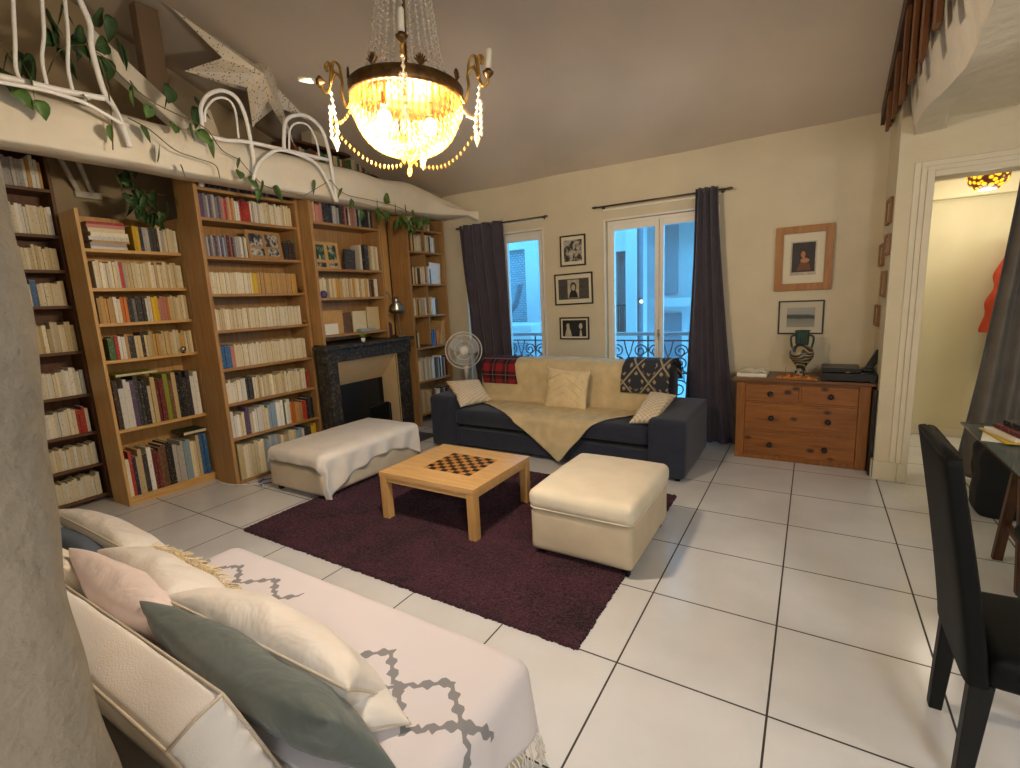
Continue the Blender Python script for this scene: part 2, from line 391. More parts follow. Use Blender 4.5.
# iron balconies outside
def scroll(q, cx, cz_, r, y, s=1, turns=1.6, th=.009):
    pts = []
    for i in range(26):
        a = i/25*turns*2*PI; rr_ = r*(1-i/25*.8); pts.append((cx+s*rr_*math.cos(a), y, cz_+rr_*math.sin(a)))
    q.tube(pts, th, 6)
def balcony(x0, x1, lab):
    y = 5.98; t = thing('balcony_railing', lab, 'railing', ((x0+x1)/2, y, .2), 'iron balcony railings')
    MB().box(x0, x1, y-.03, y+.03, 1.12, 1.16).build('handrail', 'stone_grey', t, bev=.004)
    q = MB(); q.box(x0, x1, y-.012, y+.012, 1.05, 1.066); q.box(x0, x1, y-.012, y+.012, .66, .676); q.box(x0, x1, y-.012, y+.012, .28, .3)
    q.build('bar', 'black_iron', t)
    q = MB(); n = 3; w = (x1-x0)/n
    for i in range(n):
        c = x0+w*(i+.5)
        for s in (-1, 1):
            scroll(q, c+s*w*.3, .93, .085, y, s); scroll(q, c+s*w*.3, .78, .085, y, -s)
            q.tube([(c+s*w*.3+s*.085, y, .93), (c+s*w*.15, y, .80), (c, y, .72), (c-s*w*.1, y, .68)], .008, 6)
            q.tube(spl([(c+s*w*.48, y, .67), (c+s*w*.3, y, .72), (c, y, .86), (c-s*w*.12, y, 1.05)]), .008, 6)
        q.tube([(c, y, .28), (c, y, .68)], .009, 6); q.box(c+w*.5-.008, c+w*.5+.008, y-.008, y+.008, .28, 1.12)
        for s in (-1, 1): scroll(q, c+s*w*.25, .48, .12, y, s)
    q.build('scrollwork', 'black_iron', t, smooth=True)
plain('stone_grey', (150, 160, 170), .6, .05)
balcony(W1[0]-.1, W1[1]+.1, 'black iron scroll balcony railing outside the narrow window by the bookcase')
balcony(W2[0]-.1, W2[1]+.15, 'black iron scroll balcony railing outside the double window behind the sofa')
# courtyard facades
plain('facade', (168, 176, 178), .9, .05, 1.5); plain('facade_dark', (92, 102, 110), .8, .1, 2); plain('shutter_grey', (120, 128, 134), .6, .05)
m, nt, b = new_mat('facade_tile')
br = node(nt, 'ShaderNodeTexBrick'); br.inputs['Scale'].default_value = 6; br.inputs['Color1'].default_value = srgb((118, 134, 140)); br.inputs['Color2'].default_value = srgb((130, 146, 152)); br.inputs['Mortar'].default_value = srgb((80, 96, 104)); br.inputs['Mortar Size'].default_value = .04
nt.links.new(coords(nt, rot=(PI/2, 0, 0)), br.inputs[0]); nt.links.new(br.outputs[0], b.inputs['Base Color']); b.inputs['Roughness'].default_value = .9
bd = thing('courtyard_building', 'pale facade across the courtyard with pilaster and shuttered windows', 'building', (-2.4, 8.6, -3))
q = MB(); Y = 8.0
q.box(-3.3, -2.83, Y, Y+.5, -3, 6); q.box(-2.76-.07, -2.60, Y, Y+.5, 2.32, 6); q.box(-2.83, -2.60, Y, Y+.5, -3, .95); q.box(-2.60, -2.43, Y-.12, Y+.5, -3, 6)
q.box(-3.4, -.2, Y+1.0, Y+1.5, -3, 6)
q.build('wall', 'facade', bd)
MB().box(-2.83, -2.60, Y+.28, Y+.32, .95, 2.32).build('window', 'shutter_grey', bd)
q = MB()
for i in range(6): q.box(-2.83+.04*i, -2.822+.04*i, Y+.05, Y+.06, .95, 1.45)
q.box(-2.83, -2.6, Y+.045, Y+.065, 1.43, 1.46); q.build('railing', 'black_iron', bd)
MB().tube([(-2.39, Y-.02, -3), (-2.39, Y-.02, 6)], .045, 10).build('drainpipe', 'facade_dark', bd)
q = MB(); q.box(-2.42, -.2, Y+.7, Y+1.0, 1.38, 1.52); q.box(-2.42, -.2, Y+.6, Y+1.0, 3.0, 3.12); q.build('ledge', 'facade', bd)
for x in (-2.25, -1.55): MB().box(x, x+.22, Y+.96, Y+1.0, 1.6, 2.75).build('window', 'shutter_grey', bd)
for x in (-2.38, -1.75, -1.1): MB().box(x, x+.42, Y+.96, Y+1.0, .2, 1.25).build('window', 'facade_dark', bd)
q = MB(); q.prism([(-2.42, Y+.2, 2.78), (-.2, Y+.2, 2.78), (-.2, Y+1.0, 3.1), (-2.42, Y+1.0, 3.1)], (0, 0, .05)); q.build('eave', 'facade_dark', bd)
bd = thing('side_building', 'pale tiled courtyard wall with a white pillar seen through the narrow window', 'building', (-5, 8.3, -3))
MB().box(-7, -4.50, 8.1, 8.5, -3, 2.52).build('wall', 'facade_tile', bd)
q = MB(); q.box(-7, -4.48, 8.0, 8.5, 2.52, 2.75); q.box(-4.46, -4.0, 7.9, 8.5, -3, 6); q.build('pillar', 'facade', bd)
MB().box(-7.2, -4.0, 7.2, 8.05, .9, 1.2).build('ledge', 'facade', bd, bev=.02)
q = MB(); q.tube(spl([(-4.75, 7.6, 1.24), (-4.66, 7.6, 1.4), (-4.52, 7.6, 1.55), (-4.45, 7.6, 1.75), (-4.4, 7.6, 1.9)], 6), [.05+.02*(i % 2) for i in range(25)], 8)
q.build('vent_hose', 'facade_dark', bd, smooth=True)
bl = thing('courtyard_lamp', 'small lit wall lamp beside the drainpipe across the courtyard', 'lamp', (-2.33, 7.93, 1.5))
q = MB(); q.box(-2.38, -2.36, 7.88, 7.95, 1.5, 1.56); q.build('bracket', 'black_iron', bl)
emit('lamp_glow', (255, 214, 130), 2.0)
MB().ball((-2.34, 7.86, 1.5), .03, 10, 8).build('bulb', 'lamp_glow', bl, smooth=True)
# ------------------------------------------------------------------ bookcases (all face +X)
def bookcase(name, label, xf, xb, y0, y1, z0, z1, shelves, wv, wh, t=.022, st=.024, plinth=0, back=True, div=None, top=False, group=None):
    o = thing(name, label, 'bookcase', (xf, (y0+y1)/2, z0), group)
    MB().box(xb, xf, y0, y0+t, z0, z1).build('side_panel', wv, o, bev=.002)
    MB().box(xb, xf, y1-t, y1, z0, z1).build('side_panel', wv, o, bev=.002)
    if back: MB().box(xb, xb+.008, y0+t, y1-t, z0+.02, z1-.005).build('back_panel', wv, o)
    for z in shelves: MB().box(xb+.009, xf-.004, y0+t, y1-t, z-st, z).build('shelf', wh, o, bev=.0015)
    if plinth: MB().box(xf-.03, xf-.012, y0+t, y1-t, z0, plinth).build('plinth', wh, o, bev=.0015)
    if top: MB().box(xb, xf, y0, y1, z1, z1+.02).build('top_panel', wh, o, bev=.002)
    return o
BC1 = bookcase('bookcase', 'dark walnut-brown bookcase at the far left, crammed with pale paperbacks', -5.42, -5.70, .72, 1.71, 0, 3.03, [2.70, 2.335, 2.05, 1.755, 1.365, .985, .645, .35, .06], 'walnut', 'walnut_shelf')
BC2 = bookcase('bookcase', 'short light pine bookcase with large art books on its lower shelves', -5.0, -5.33, 1.68, 2.447, 0, 2.50, [2.195, 1.88, 1.59, 1.28, .68, .075], 'pine', 'pine_shelf', .024, .026, .05)
BC3 = bookcase('bookcase', 'tall oak bookcase between the pine bookcase and the fireplace', -4.6, -4.93, 2.40, 3.415, 0, 3.03, [2.724, 2.47, 2.137, 1.803, 1.475, 1.12, .79, .455, .03], 'oak', 'oak_shelf', .032, .026)
BC4 = bookcase('bookcase', 'oak bookcase standing on the mantel shelf above the fireplace', -4.44, -4.74, 3.425, 4.40, 1.238, 3.03, [2.525, 2.045, 1.738, 1.34], 'oak', 'oak_shelf', .032, .026)
BC5 = bookcase('bookcase', 'narrow tall oak bookcase in the corner beside the curtain', -4.40, -4.72, 4.80, 5.54, 0, 3.03, [2.58, 2.30, 1.885, 1.475, 1.05, .60, .16], 'oak', 'oak_shelf', .028, .022)
for z0, z1 in ((2.604, 3.0), (2.324, 2.555), (1.909, 2.275), (1.499, 1.86), (1.074, 1.45)):
    MB().box(-4.70, -4.45, 5.17, 5.185, z0-.003, z1+.002).build('divider', 'oak', BC5)
tag(MB().box(-4.76, -4.74, 4.405, 4.798, 1.24, 3.03).build('wood_panel', 'pine', bev=.003), 'plain light pine board filling the gap between the two oak bookcases by the chimney', 'panel')
for y0, y1, z in ((2.90, 2.915, 1.803), (2.95, 2.965, 1.475), (2.78, 2.795, 1.12)):
    pass

# ------------------------------------------------------------------ books
COL = {
 'cream': (222, 206, 168), 'ivory': (230, 220, 194), 'sand': (204, 182, 136), 'white': (232, 228, 218), 'ochre': (206, 160, 84), 'yellow': (222, 182, 30),
 'orange': (206, 116, 40), 'red': (176, 50, 38), 'dark red': (108, 34, 32), 'pink': (196, 130, 116), 'purple': (96, 74, 108), 'blue': (54, 104, 156),
 'navy': (34, 44, 72), 'teal': (50, 104, 112), 'light blue': (150, 172, 186), 'green': (70, 104, 56), 'lime green': (150, 164, 48), 'dark green': (34, 56, 42),
 'brown': (112, 76, 48), 'dark brown': (62, 44, 34), 'grey': (126, 122, 120), 'light grey': (176, 172, 166), 'charcoal': (54, 52, 54), 'black': (26, 25, 27), 'tan': (190, 150, 94)}
PALE = ('cream', 'ivory', 'sand', 'white', 'ochre', 'tan', 'light grey', 'yellow', 'orange', 'pink', 'light blue', 'lime green')
def book_mat(nm):
    m, nt, b = new_mat('book_'+nm.replace(' ', '_'))
    c = COL[nm]; oi = node(nt, 'ShaderNodeObjectInfo')
    co_ = node(nt, 'ShaderNodeTexCoord'); ad = node(nt, 'ShaderNodeVectorMath', operation='MULTIPLY_ADD')
    nt.links.new(oi.outputs['Random'], ad.inputs[0]); ad.inputs[1].default_value = (7, 13, 31); nt.links.new(co_.outputs['Object'], ad.inputs[2])
    mp = node(nt, 'ShaderNodeMapping'); mp.inputs['Scale'].default_value = (30, 55, 42); nt.links.new(ad.outputs[0], mp.inputs[0])
    n = node(nt, 'ShaderNodeTexNoise'); n.inputs['Scale'].default_value = 1.6; n.inputs['Detail'].default_value = 3; nt.links.new(mp.outputs[0], n.inputs[0])
    ink = srgb((70, 58, 48)) if nm in PALE else srgb((206, 192, 160))
    f = ramp(nt, n.outputs[0], [(.60, (0, 0, 0, 1)), (.68, (1, 1, 1, 1))])
    # shade drift between copies
    hs = node(nt, 'ShaderNodeHueSaturation'); hs.inputs['Color'].default_value = srgb(c)
    mr = node(nt, 'ShaderNodeMapRange'); mr.inputs[3].default_value = .72; mr.inputs[4].default_value = 1.12; nt.links.new(oi.outputs['Random'], mr.inputs[0]); nt.links.new(mr.outputs[0], hs.inputs['Value'])
    mul = node(nt, 'ShaderNodeMath', operation='MULTIPLY'); nt.links.new(f, mul.inputs[0]); mul.inputs[1].default_value = .42
    mx = node(nt, 'ShaderNodeMix', data_type='RGBA'); nt.links.new(mul.outputs[0], mx.inputs[0]); nt.links.new(hs.outputs[0], mx.inputs[6]); mx.inputs[7].default_value = ink
    nt.links.new(mx.outputs[2], b.inputs['Base Color']); b.inputs['Roughness'].default_value = .55
for k in COL: book_mat(k)
BOOKS = []        # (size score, x front, y0, thickness, z, height, depth, lean, colour, where, extra)
CAM = Vector((0, 0, 1.633))
def put(x, y, z, t, h, d, lean, col, where, last=False):
    s = t*h/((Vector((x, y, z))-CAM).length_squared)
    BOOKS.append([s, x, y, t, z, h, d, lean, col, where])
def row(xf, y0, y1, z, where, spec, hr=(.17, .20), tr=(.017, .026), rec=.02, depth=.14, fill=1.0):
    """spec: list of (fraction of the row, colour choices)"""
    y = y0+.003; L = (y1-y0-.006)*fill; bounds = []; a = 0
    for f, cols in spec: a += f; bounds.append((a, cols))
    while True:
        t = R.uniform(*tr)
        if y+t > y0+L: break
        fr = (y-y0)/L
        cols = next((c for b, c in bounds if fr <= b+1e-6), bounds[-1][1])
        h = R.uniform(*hr); col = R.choice(cols)
        put(xf-rec-R.uniform(0, .014), y, z, t-.0012, h, depth, 0, col, where); y += t
    return y
pal = ['cream', 'cream', 'ivory', 'sand']
# bookcase 1: pale pocket books
w1 = 'dark walnut bookcase'
ord_ = ['top', 'second', 'third', 'fourth', 'fifth', 'sixth', 'seventh', 'eighth', 'ninth']
S1 = [(2.70, [(.5, ['purple', 'light grey', 'charcoal']), (.25, ['light grey']), (.25, ['ochre', 'white'])], (.2, .26)), (2.335, [(1, ['white', 'ivory', 'ivory', 'cream'])], (.2, .24)),
 (2.05, [(1, ['sand', 'cream', 'ivory'])], (.17, .21)), (1.755, [(.6, pal), (.08, ['blue']), (.4, pal)], (.18, .22)), (1.365, [(.3, ['sand', 'ochre', 'cream']), (.1, ['dark brown']), (.7, pal)], (.2, .26)),
 (.985, [(1, ['white', 'ivory', 'white'])], (.20, .25)), (.645, [(.8, ['white', 'ivory']), (.1, ['red']), (.2, ['ivory'])], (.2, .235)), (.35, [(1, ['ivory', 'white', 'cream'])], (.17, .20)), (.06, [(1, ['ivory', 'white'])], (.17, .21))]
for i, (z, sp, hr) in enumerate(S1): row(-5.42, 1.06, 1.685, z, '%s shelf of the %s' % (ord_[i], w1), sp, hr, (.018, .027), .03)
# bookcase 2
w2 = 'light pine bookcase'
row(-5.0, 2.06, 2.42, 2.195, 'top shelf of the '+w2, [(.1, ['yellow']), (.1, ['navy']), (.15, ['light grey']), (.15, ['charcoal']), (.5, ['cream', 'ivory', 'light grey'])], (.19, .22), (.020, .028))
row(-5.0, 1.74, 2.42, 1.88, 'second shelf of the '+w2, [(.25, ['cream', 'ivory']), (.05, ['red']), (.1, ['light grey', 'sand']), (.7, pal)], (.2, .23), (.018, .026))
row(-5.0, 1.72, 2.42, 1.59, 'third shelf of the '+w2, [(.14, ['ochre', 'tan']), (.08, ['ivory']), (.07, ['orange']), (.05, ['charcoal']), (.05, ['grey']), (.1, ['charcoal']), (.06, ['white']), (.06, ['yellow']), (.1, ['cream', 'pink']), (.05, ['red', 'orange']), (.35, ['sand', 'cream'])], (.2, .225), (.019, .028))
row(-5.0, 1.745, 2.42, 1.28, 'fourth shelf of the '+w2, [(.05, ['green']), (.06, ['red']), (.06, ['white']), (.12, ['tan', 'charcoal']), (.18, ['sand', 'cream', 'charcoal']), (.6, ['ochre', 'sand', 'cream'])], (.18, .225), (.019, .028))
row(-5.0, 1.72, 2.42, .68, 'fifth shelf of the '+w2, [(.05, ['dark brown']), (.12, ['white']), (.04, ['purple']), (.12, ['charcoal', 'black']), (.06, ['cream']), (.05, ['sand']), (.1, ['dark red', 'brown']), (.06, ['lime green']), (.07, ['brown', 'sand']), (.18, ['black', 'charcoal']), (.08, ['white']), (.1, ['charcoal'])], (.34, .45), (.022, .042), .02, .24)
row(-5.0, 1.71, 2.42, .075, 'bottom shelf of the '+w2, [(.05, ['red', 'ivory']), (.05, ['navy']), (.06, ['sand']), (.12, ['charcoal', 'white']), (.16, ['brown', 'dark red']), (.08, ['black']), (.12, ['white', 'light grey']), (.1, ['light blue']), (.12, ['cream', 'sand']), (.08, ['light blue', 'blue']), (.12, ['black', 'charcoal']), (.1, ['cream'])], (.33, .42), (.022, .038), .02, .24)
# bookcase 3
w3 = 'tall oak bookcase'
row(-4.6, 2.44, 3.37, 2.724, 'top shelf of the '+w3, [(1, ['black', 'charcoal', 'dark brown', 'grey'])], (.17, .21), (.02, .032))
row(-4.6, 2.44, 3.37, 2.47, 'second shelf of the '+w3, [(.2, ['grey', 'purple', 'light grey']), (.07, ['pink', 'red']), (.12, ['white', 'orange', 'sand']), (.1, ['red']), (.15, ['ivory', 'light grey']), (.4, pal)], (.18, .21), (.017, .024))
row(-4.6, 2.44, 2.84, 2.137, 'third shelf of the '+w3, [(.4, ['purple', 'light grey', 'grey']), (.3, ['dark red', 'grey', 'light blue']), (.3, ['light grey', 'ivory'])], (.17, .20), (.014, .018))
row(-4.6, 3.24, 3.37, 2.137, 'third shelf of the '+w3, [(1, ['charcoal', 'dark brown'])], (.16, .20), (.02, .028))
row(-4.6, 2.44, 3.33, 1.803, 'fourth shelf of the '+w3, [(.43, ['cream', 'ivory']), (.07, ['yellow']), (.4, ['ochre', 'tan']), (.1, ['ochre'])], (.19, .20), (.016, .022))
row(-4.6, 2.44, 3.33, 1.475, 'fifth shelf of the '+w3, [(.5, ['cream', 'sand', 'ivory']), (.5, ['cream', 'ivory'])], (.185, .20), (.016, .022))
row(-4.6, 2.44, 3.34, 1.12, 'sixth shelf of the '+w3, [(.1, ['blue']), (.04, ['pink']), (.1, ['cream']), (.76, ['cream', 'ivory'])], (.2, .22), (.016, .022))
row(-4.6, 2.44, 3.36, .79, 'seventh shelf of the '+w3, [(.2, ['white', 'ivory']), (.08, ['charcoal']), (.63, ['cream', 'ivory', 'sand']), (.08, ['red', 'dark red'])], (.19, .225), (.018, .026))
row(-4.6, 2.44, 3.36, .455, 'eighth shelf of the '+w3, [(.14, ['white', 'cream']), (.05, ['purple']), (.2, ['white', 'cream']), (.1, ['blue', 'light blue']), (.08, ['white']), (.05, ['green']), (.05, ['white']), (.05, ['orange']), (.12, ['tan']), (.04, ['red']), (.1, ['charcoal', 'black']), (.08, ['cream'])], (.19, .27), (.02, .036))
row(-4.6, 2.46, 3.36, .03, 'bottom shelf of the '+w3, [(.12, ['ivory', 'sand']), (.2, ['light grey', 'cream']), (.1, ['light blue', 'light grey']), (.08, ['teal', 'light grey']), (.2, ['cream', 'sand']), (.1, ['light blue', 'white']), (.1, ['teal', 'charcoal']), (.1, ['yellow', 'sand'])], (.32, .36), (.022, .04), .02, .22)
# bookcase 4 (over the mantel)
w4 = 'oak bookcase above the fireplace'
row(-4.44, 3.46, 4.33, 2.525, 'top shelf of the '+w4, [(.15, ['pink', 'sand']), (.15, ['charcoal', 'navy']), (.1, ['light grey']), (.1, ['dark red', 'charcoal']), (.15, ['pink', 'ivory', 'charcoal']), (.35, ['black', 'light grey', 'charcoal'])], (.17, .25), (.022, .034))
row(-4.44, 4.06, 4.13, 2.045, 'second shelf of the '+w4, [(1, ['ivory', 'brown'])], (.27, .29), (.03, .034))
row(-4.44, 4.21, 4.36, 2.045, 'second shelf of the '+w4, [(1, ['cream', 'sand'])], (.27, .28), (.03, .036))
row(-4.44, 3.46, 3.58, 1.738, 'third shelf of the '+w4, [(1, ['cream', 'light grey'])], (.18, .22), (.022, .03))
row(-4.44, 3.59, 4.20, 1.738, 'third shelf of the '+w4, [(.95, ['cream', 'ochre']), (.05, ['brown'])], (.20, .215), (.024, .03))
# bookcase 5
w5 = 'narrow corner bookcase'
mixed = ['light grey', 'white', 'navy', 'cream', 'cream', 'dark red', 'brown', 'charcoal', 'sand', 'sand', 'ochre']
for i, (z, a, c) in enumerate([(2.58, 4.84, 5.15), (2.30, 4.84, 5.15), (1.885, 4.84, 5.15), (1.475, 4.84, 5.15), (1.05, 4.84, 4.95), (.60, 4.84, 5.5), (.16, 4.84, 5.5)]):
    row(-4.40, a, c, z, '%s shelf of the %s' % (ord_[i], w5), [(1, mixed)], (.2, .24) if i < 5 else (.26, .31), (.022, .038), .04)
for i, (z, a, c) in enumerate([(2.58, 5.20, 5.34), (2.30, 5.20, 5.40), (1.885, 5.20, 5.30), (1.475, 5.22, 5.36)]):
    row(-4.40, a, c, z, '%s shelf of the %s' % (ord_[i], w5), [(1, ['sand', 'cream', 'charcoal', 'white'])], (.2, .24), (.024, .034), .04)
row(-4.40, 5.20, 5.30, 1.05, 'fifth shelf of the '+w5, [(.5, ['blue']), (.5, ['navy', 'red'])], (.2, .23), (.03, .034), .04)

def book_geo(q, x, y, t, z, h, d, three=True):
    a, b_ = x-d, x; e = .0022
    i0 = len(q.f)
    q.cur = 0; q.box(a, b_, y, y+e, z, z+h); q.box(a, b_, y+t-e, y+t, z, z+h); q.box(b_-e, b_, y+e, y+t-e, z, z+h)
    q.cur = 1; q.box(a+.004, b_-e, y+e, y+t-e, z+.003, z+h-.004); q.cur = 0
BOOKS.sort(key=lambda r: -r[0])
NIND = 320
cnt = {}
for r_ in BOOKS[:NIND]:
    s, x, y, t, z, h, d, ln, col, where = r_
    q = MB(); book_geo(q, x, y, t, z, h, d)
    o = q.build('book', ['book_'+col.replace(' ', '_'), 'page_edge'])
    cnt.setdefault((col, where), []).append((y, o, t, h))
pos3 = {2: ['left-hand', 'right-hand'], 3: ['left', 'middle', 'right-hand']}
nth = ['first', 'second', 'third', 'fourth', 'fifth']
for (col, where), L in cnt.items():
    L.sort(key=lambda e: e[0])
    one = L[0][3] > .3
    kind = 'book' if one else 'paperback'
    if len(L) == 1: tag(L[0][1], 'only %s %s on the %s' % (col, kind, where), 'book', 'books on the '+where)
    elif len(L) <= 3 and col not in ('cream', 'ivory', 'sand', 'white'):
        for (y, o, t, h), p in zip(L, pos3[len(L)]): tag(o, '%s %s %s on the %s' % (p, col, kind, where), 'book', 'books on the '+where)
    else:
        for y, o, t, h in L: tag(o, '%s %s in the row on the %s' % (col, kind, where), 'book', '%s books on the %s' % (col, where))
# the remaining, smallest-looking books
q = MB(); names = sorted({r_[8] for r_ in BOOKS[NIND:]}); mats = ['book_'+n.replace(' ', '_') for n in names]+['page_edge']
for r_ in BOOKS[NIND:]:
    s, x, y, t, z, h, d, ln, col, where = r_; e = .002
    q.cur = names.index(col); q.box(x-d, x, y, y+t, z, z+h-.003)
    q.cur = len(mats)-1; q.box(x-d+.002, x-.003, y+.002, y+t-.002, z+h-.003, z+h-.001)
q.cur = 0
tag(q.build('book_rows', mats, loc=(-4.8, 3, 0)), 'rows of small paperbacks filling the farther shelves of the bookcases along the left wall', 'books', 'books', 'stuff')

# lying stack on the pine bookcase
z = 2.196; st_ = [('white', .022, 'second from the bottom'), ('light grey', .03, 'bottom'), ('tan', .018, ''), ('white', .03, ''), ('ivory', .034, ''), ('cream', .032, ''), ('pink', .028, ''), ('red', .022, '')]
labs = ['white book at the bottom of the lying stack on the pine bookcase', 'light grey book, second from bottom of the lying stack on the pine bookcase', 'tan book in the lower middle of the lying stack on the pine bookcase', 'thick white book just above the tan one in the lying stack on the pine bookcase',
 'ivory book in the middle of the lying stack on the pine bookcase', 'cream book third from the top of the lying stack on the pine bookcase', 'pinkish book directly under the red one on the lying stack', 'red book on top of the lying stack on the pine bookcase']
for (c, t, _), lb in zip(st_, labs):
    q = MB(); w = R.uniform(.25, .28); y0 = 1.76+R.uniform(-.012, .012)
    q.box(-5.24, -5.03, y0, y0+w, z, z+.002); q.box(-5.24, -5.03, y0, y0+w, z+t-.002, z+t); q.box(-5.033, -5.03, y0, y0+w, z+.002, z+t-.002)
    q.cur = 1; q.box(-5.235, -5.033, y0+.004, y0+w-.004, z+.002, z+t-.002)
    tag(q.build('book', ['book_'+c.replace(' ', '_'), 'page_edge']), lb, 'book', 'lying stack of books on the pine bookcase'); z += t+.0006
def flat_book(x0, x1, y0, y1, z, t, c, lb):
    q = MB(); q.box(x0, x1, y0, y1, z, z+.002); q.box(x0, x1, y0, y1, z+t-.002, z+t); q.box(x0, x1, y0, y0+.002, z+.002, z+t-.002)
    q.cur = 1; q.box(x0+.002, x1-.004, y0+.002, y1-.004, z+.002, z+t-.002)
    tag(q.build('book', ['book_'+c.replace(' ', '_'), 'page_edge']), lb, 'book')
flat_book(-5.26, -5.03, 1.76, 2.08, 1.132, .022, 'lime green', 'lime green book lying flat across the tall books on the pine bookcase')
flat_book(-5.26, -5.02, 2.20, 2.41, .502, .03, 'dark green', 'dark green book lying flat above the bottom row of the pine bookcase')

# ------------------------------------------------------------------ small things on the shelves
def frame_thing(name, label, cat, M, w, h, fw, ft, fmat, mat_mount, mount, pic_fn=None, grp=None, d=.012):
    """flat picture in local xz plane facing -y; M places it"""
    loc = M.translation
    o = thing(name, label, cat, loc, grp)
    def tr(q): q.v = [tuple(M @ Vector(v)) for v in q.v]; return q
    q = MB(); q.box(-w/2, -w/2+fw, -ft, 0, -h/2, h/2); q.box(w/2-fw, w/2, -ft, 0, -h/2, h/2); q.box(-w/2+fw, w/2-fw, -ft, 0, h/2-fw, h/2); q.box(-w/2+fw, w/2-fw, -ft, 0, -h/2, -h/2+fw)
    tr(q).build('frame', fmat, o, bev=.002)
    q = MB(); q.box(-w/2+fw, w/2-fw, -ft*.45, -ft*.25, -h/2+fw, h/2-fw); tr(q).build('mount', mat_mount, o)
    if mount:
        q = MB(); a, b_ = mount; q.box(-a/2, a/2, -ft*.45-.0015, -ft*.45, -b_/2, b_/2); tr(q).build('picture', pic_fn, o)
    return o
def look_x(x, y, z, rz=0, tilt=0):     # local -y -> world +x
    return Matrix.Translation((x, y, z)) @ Matrix.Rotation(PI/2+rz, 4, 'Z') @ Matrix.Rotation(tilt, 4, 'X')
def pic_mat(name, cols, scale=30, thr=(.42, .58), dist=1.2, kind='Object'):
    m, nt, b = new_mat(name); co_ = coords(nt, kind)
    n = node(nt, 'ShaderNodeTexNoise'); n.inputs['Scale'].default_value = scale; n.inputs['Detail'].default_value = 5; n.inputs['Distortion'].default_value = dist
    nt.links.new(co_, n.inputs[0]); k = len(cols)
    nt.links.new(ramp(nt, n.outputs[0], [(thr[0]+(thr[1]-thr[0])*i/(k-1), srgb(c)) for i, c in enumerate(cols)]), b.inputs['Base Color'])
    b.inputs['Roughness'].default_value = .5; return m
pic_mat('photo_mixed', [(24, 24, 24), (70, 68, 66), (200, 194, 180), (60, 58, 56)], 13, (.34, .66), .5)
pic_mat('photo_green', [(20, 34, 30), (52, 84, 72), (196, 184, 140)], 16, (.34, .68), .5)
# double wooden photo frame leaning on third shelf (window-like, four openings)
fo = thing('photo_frame', 'oak multi-opening photo frame leaning on the third shelf of the tall oak bookcase', 'photo frame', (-4.66, 3.05, 2.138))
ML = look_x(-4.66, 3.04, 2.138, .12, -.12)
q = MB(); W_, H_ = .40, .27
xs = [-W_/2, -W_/2+.03, -.015, .015, W_/2-.03, W_/2]
q.box(xs[0], xs[1], -.012, 0, 0, H_); q.box(xs[2], xs[3], -.012, 0, 0, H_); q.box(xs[4], xs[5], -.012, 0, 0, H_)
for a, b_ in ((xs[1], xs[2]), (xs[3], xs[4])):
    for z0, z1 in ((0, .03), (.10, .12), (H_-.03, H_)): q.box(a, b_, -.012, 0, z0, z1)
q.v = [tuple(ML @ Vector(v)) for v in q.v]; q.build('frame', 'oak', fo)
for a, b_ in ((xs[1], xs[2]), (xs[3], xs[4])):
    for z0, z1 in ((.03, .10), (.12, H_-.03)):
        q = MB(); q.box(a, b_, -.006, -.002, z0, z1); q.v = [tuple(ML @ Vector(v)) for v in q.v]; q.build('photo', 'photo_mixed', fo)
fo = thing('photo_frame', 'wooden frame with two green upright pictures on the second shelf above the fireplace', 'photo frame', (-4.52, 3.65, 2.046))
q = MB(); ML = look_x(-4.53, 3.66, 2.046, 0, -.1); W_, H_ = .33, .29
q.box(-W_/2, -W_/2+.03, -.012, 0, 0, H_); q.box(-.02, .02, -.012, 0, 0, H_); q.box(W_/2-.03, W_/2, -.012, 0, 0, H_)
for a, b_ in ((-W_/2+.03, -.02), (.02, W_/2-.03)):
    for z0, z1 in ((0, .02), (.07, .10), (H_-.03, H_)): q.box(a, b_, -.012, 0, z0, z1)
q.v = [tuple(ML @ Vector(v)) for v in q.v]; q.build('frame', 'tan_book', fo)
for a, b_ in ((-W_/2+.03, -.02), (.02, W_/2-.03)):
    for z0, z1, mm in ((.02, .07, 'photo_mixed'), (.10, H_-.03, 'photo_green')):
        q = MB(); q.box(a, b_, -.006, -.002, z0, z1); q.v = [tuple(ML @ Vector(v)) for v in q.v]; q.build('photo', mm, fo)
def box_thing(name, mats, label, cat, x0, x1, y0, y1, z0, z1, bev=.002, grp=None, rot=None):
    q = MB().box(x0, x1, y0, y1, z0, z1)
    if rot:
        c = Vector(((x0+x1)/2, (y0+y1)/2, z0)); Mr = Matrix.Translation(c) @ Matrix.Rotation(rot[0], 4, rot[1]) @ Matrix.Translation(-c); q.v = [tuple(Mr @ Vector(v)) for v in q.v]
    return tag(q.build(name, mats, bev=bev), label, cat, grp)
box_thing('book', 'book_charcoal', 'wide dark book with a worn cover facing out above the fireplace', 'book', -4.53, -4.50, 3.87, 4.02, 2.047, 2.27, rot=(-.06, 'X'))
box_thing('book', 'book_charcoal', 'tall dark green-black book leaning between cream ones above the fireplace', 'book', -4.62, -4.47, 4.145, 4.20, 2.047, 2.335)
box_thing('book', 'tan_book', 'plain tan binder at the left of the fourth shelf above the fireplace', 'binder', -4.55, -4.52, 3.47, 3.78, 1.342, 1.60)
box_thing('book', 'book_brown', 'plain brown binder beside the tan one above the fireplace', 'binder', -4.6, -4.55, 3.80, 3.92, 1.342, 1.57)
box_thing('card', 'book_cream', 'blank cream panel leaning on the fourth shelf above the fireplace', 'board', -4.56, -4.54, 3.94, 4.14, 1.342, 1.58)
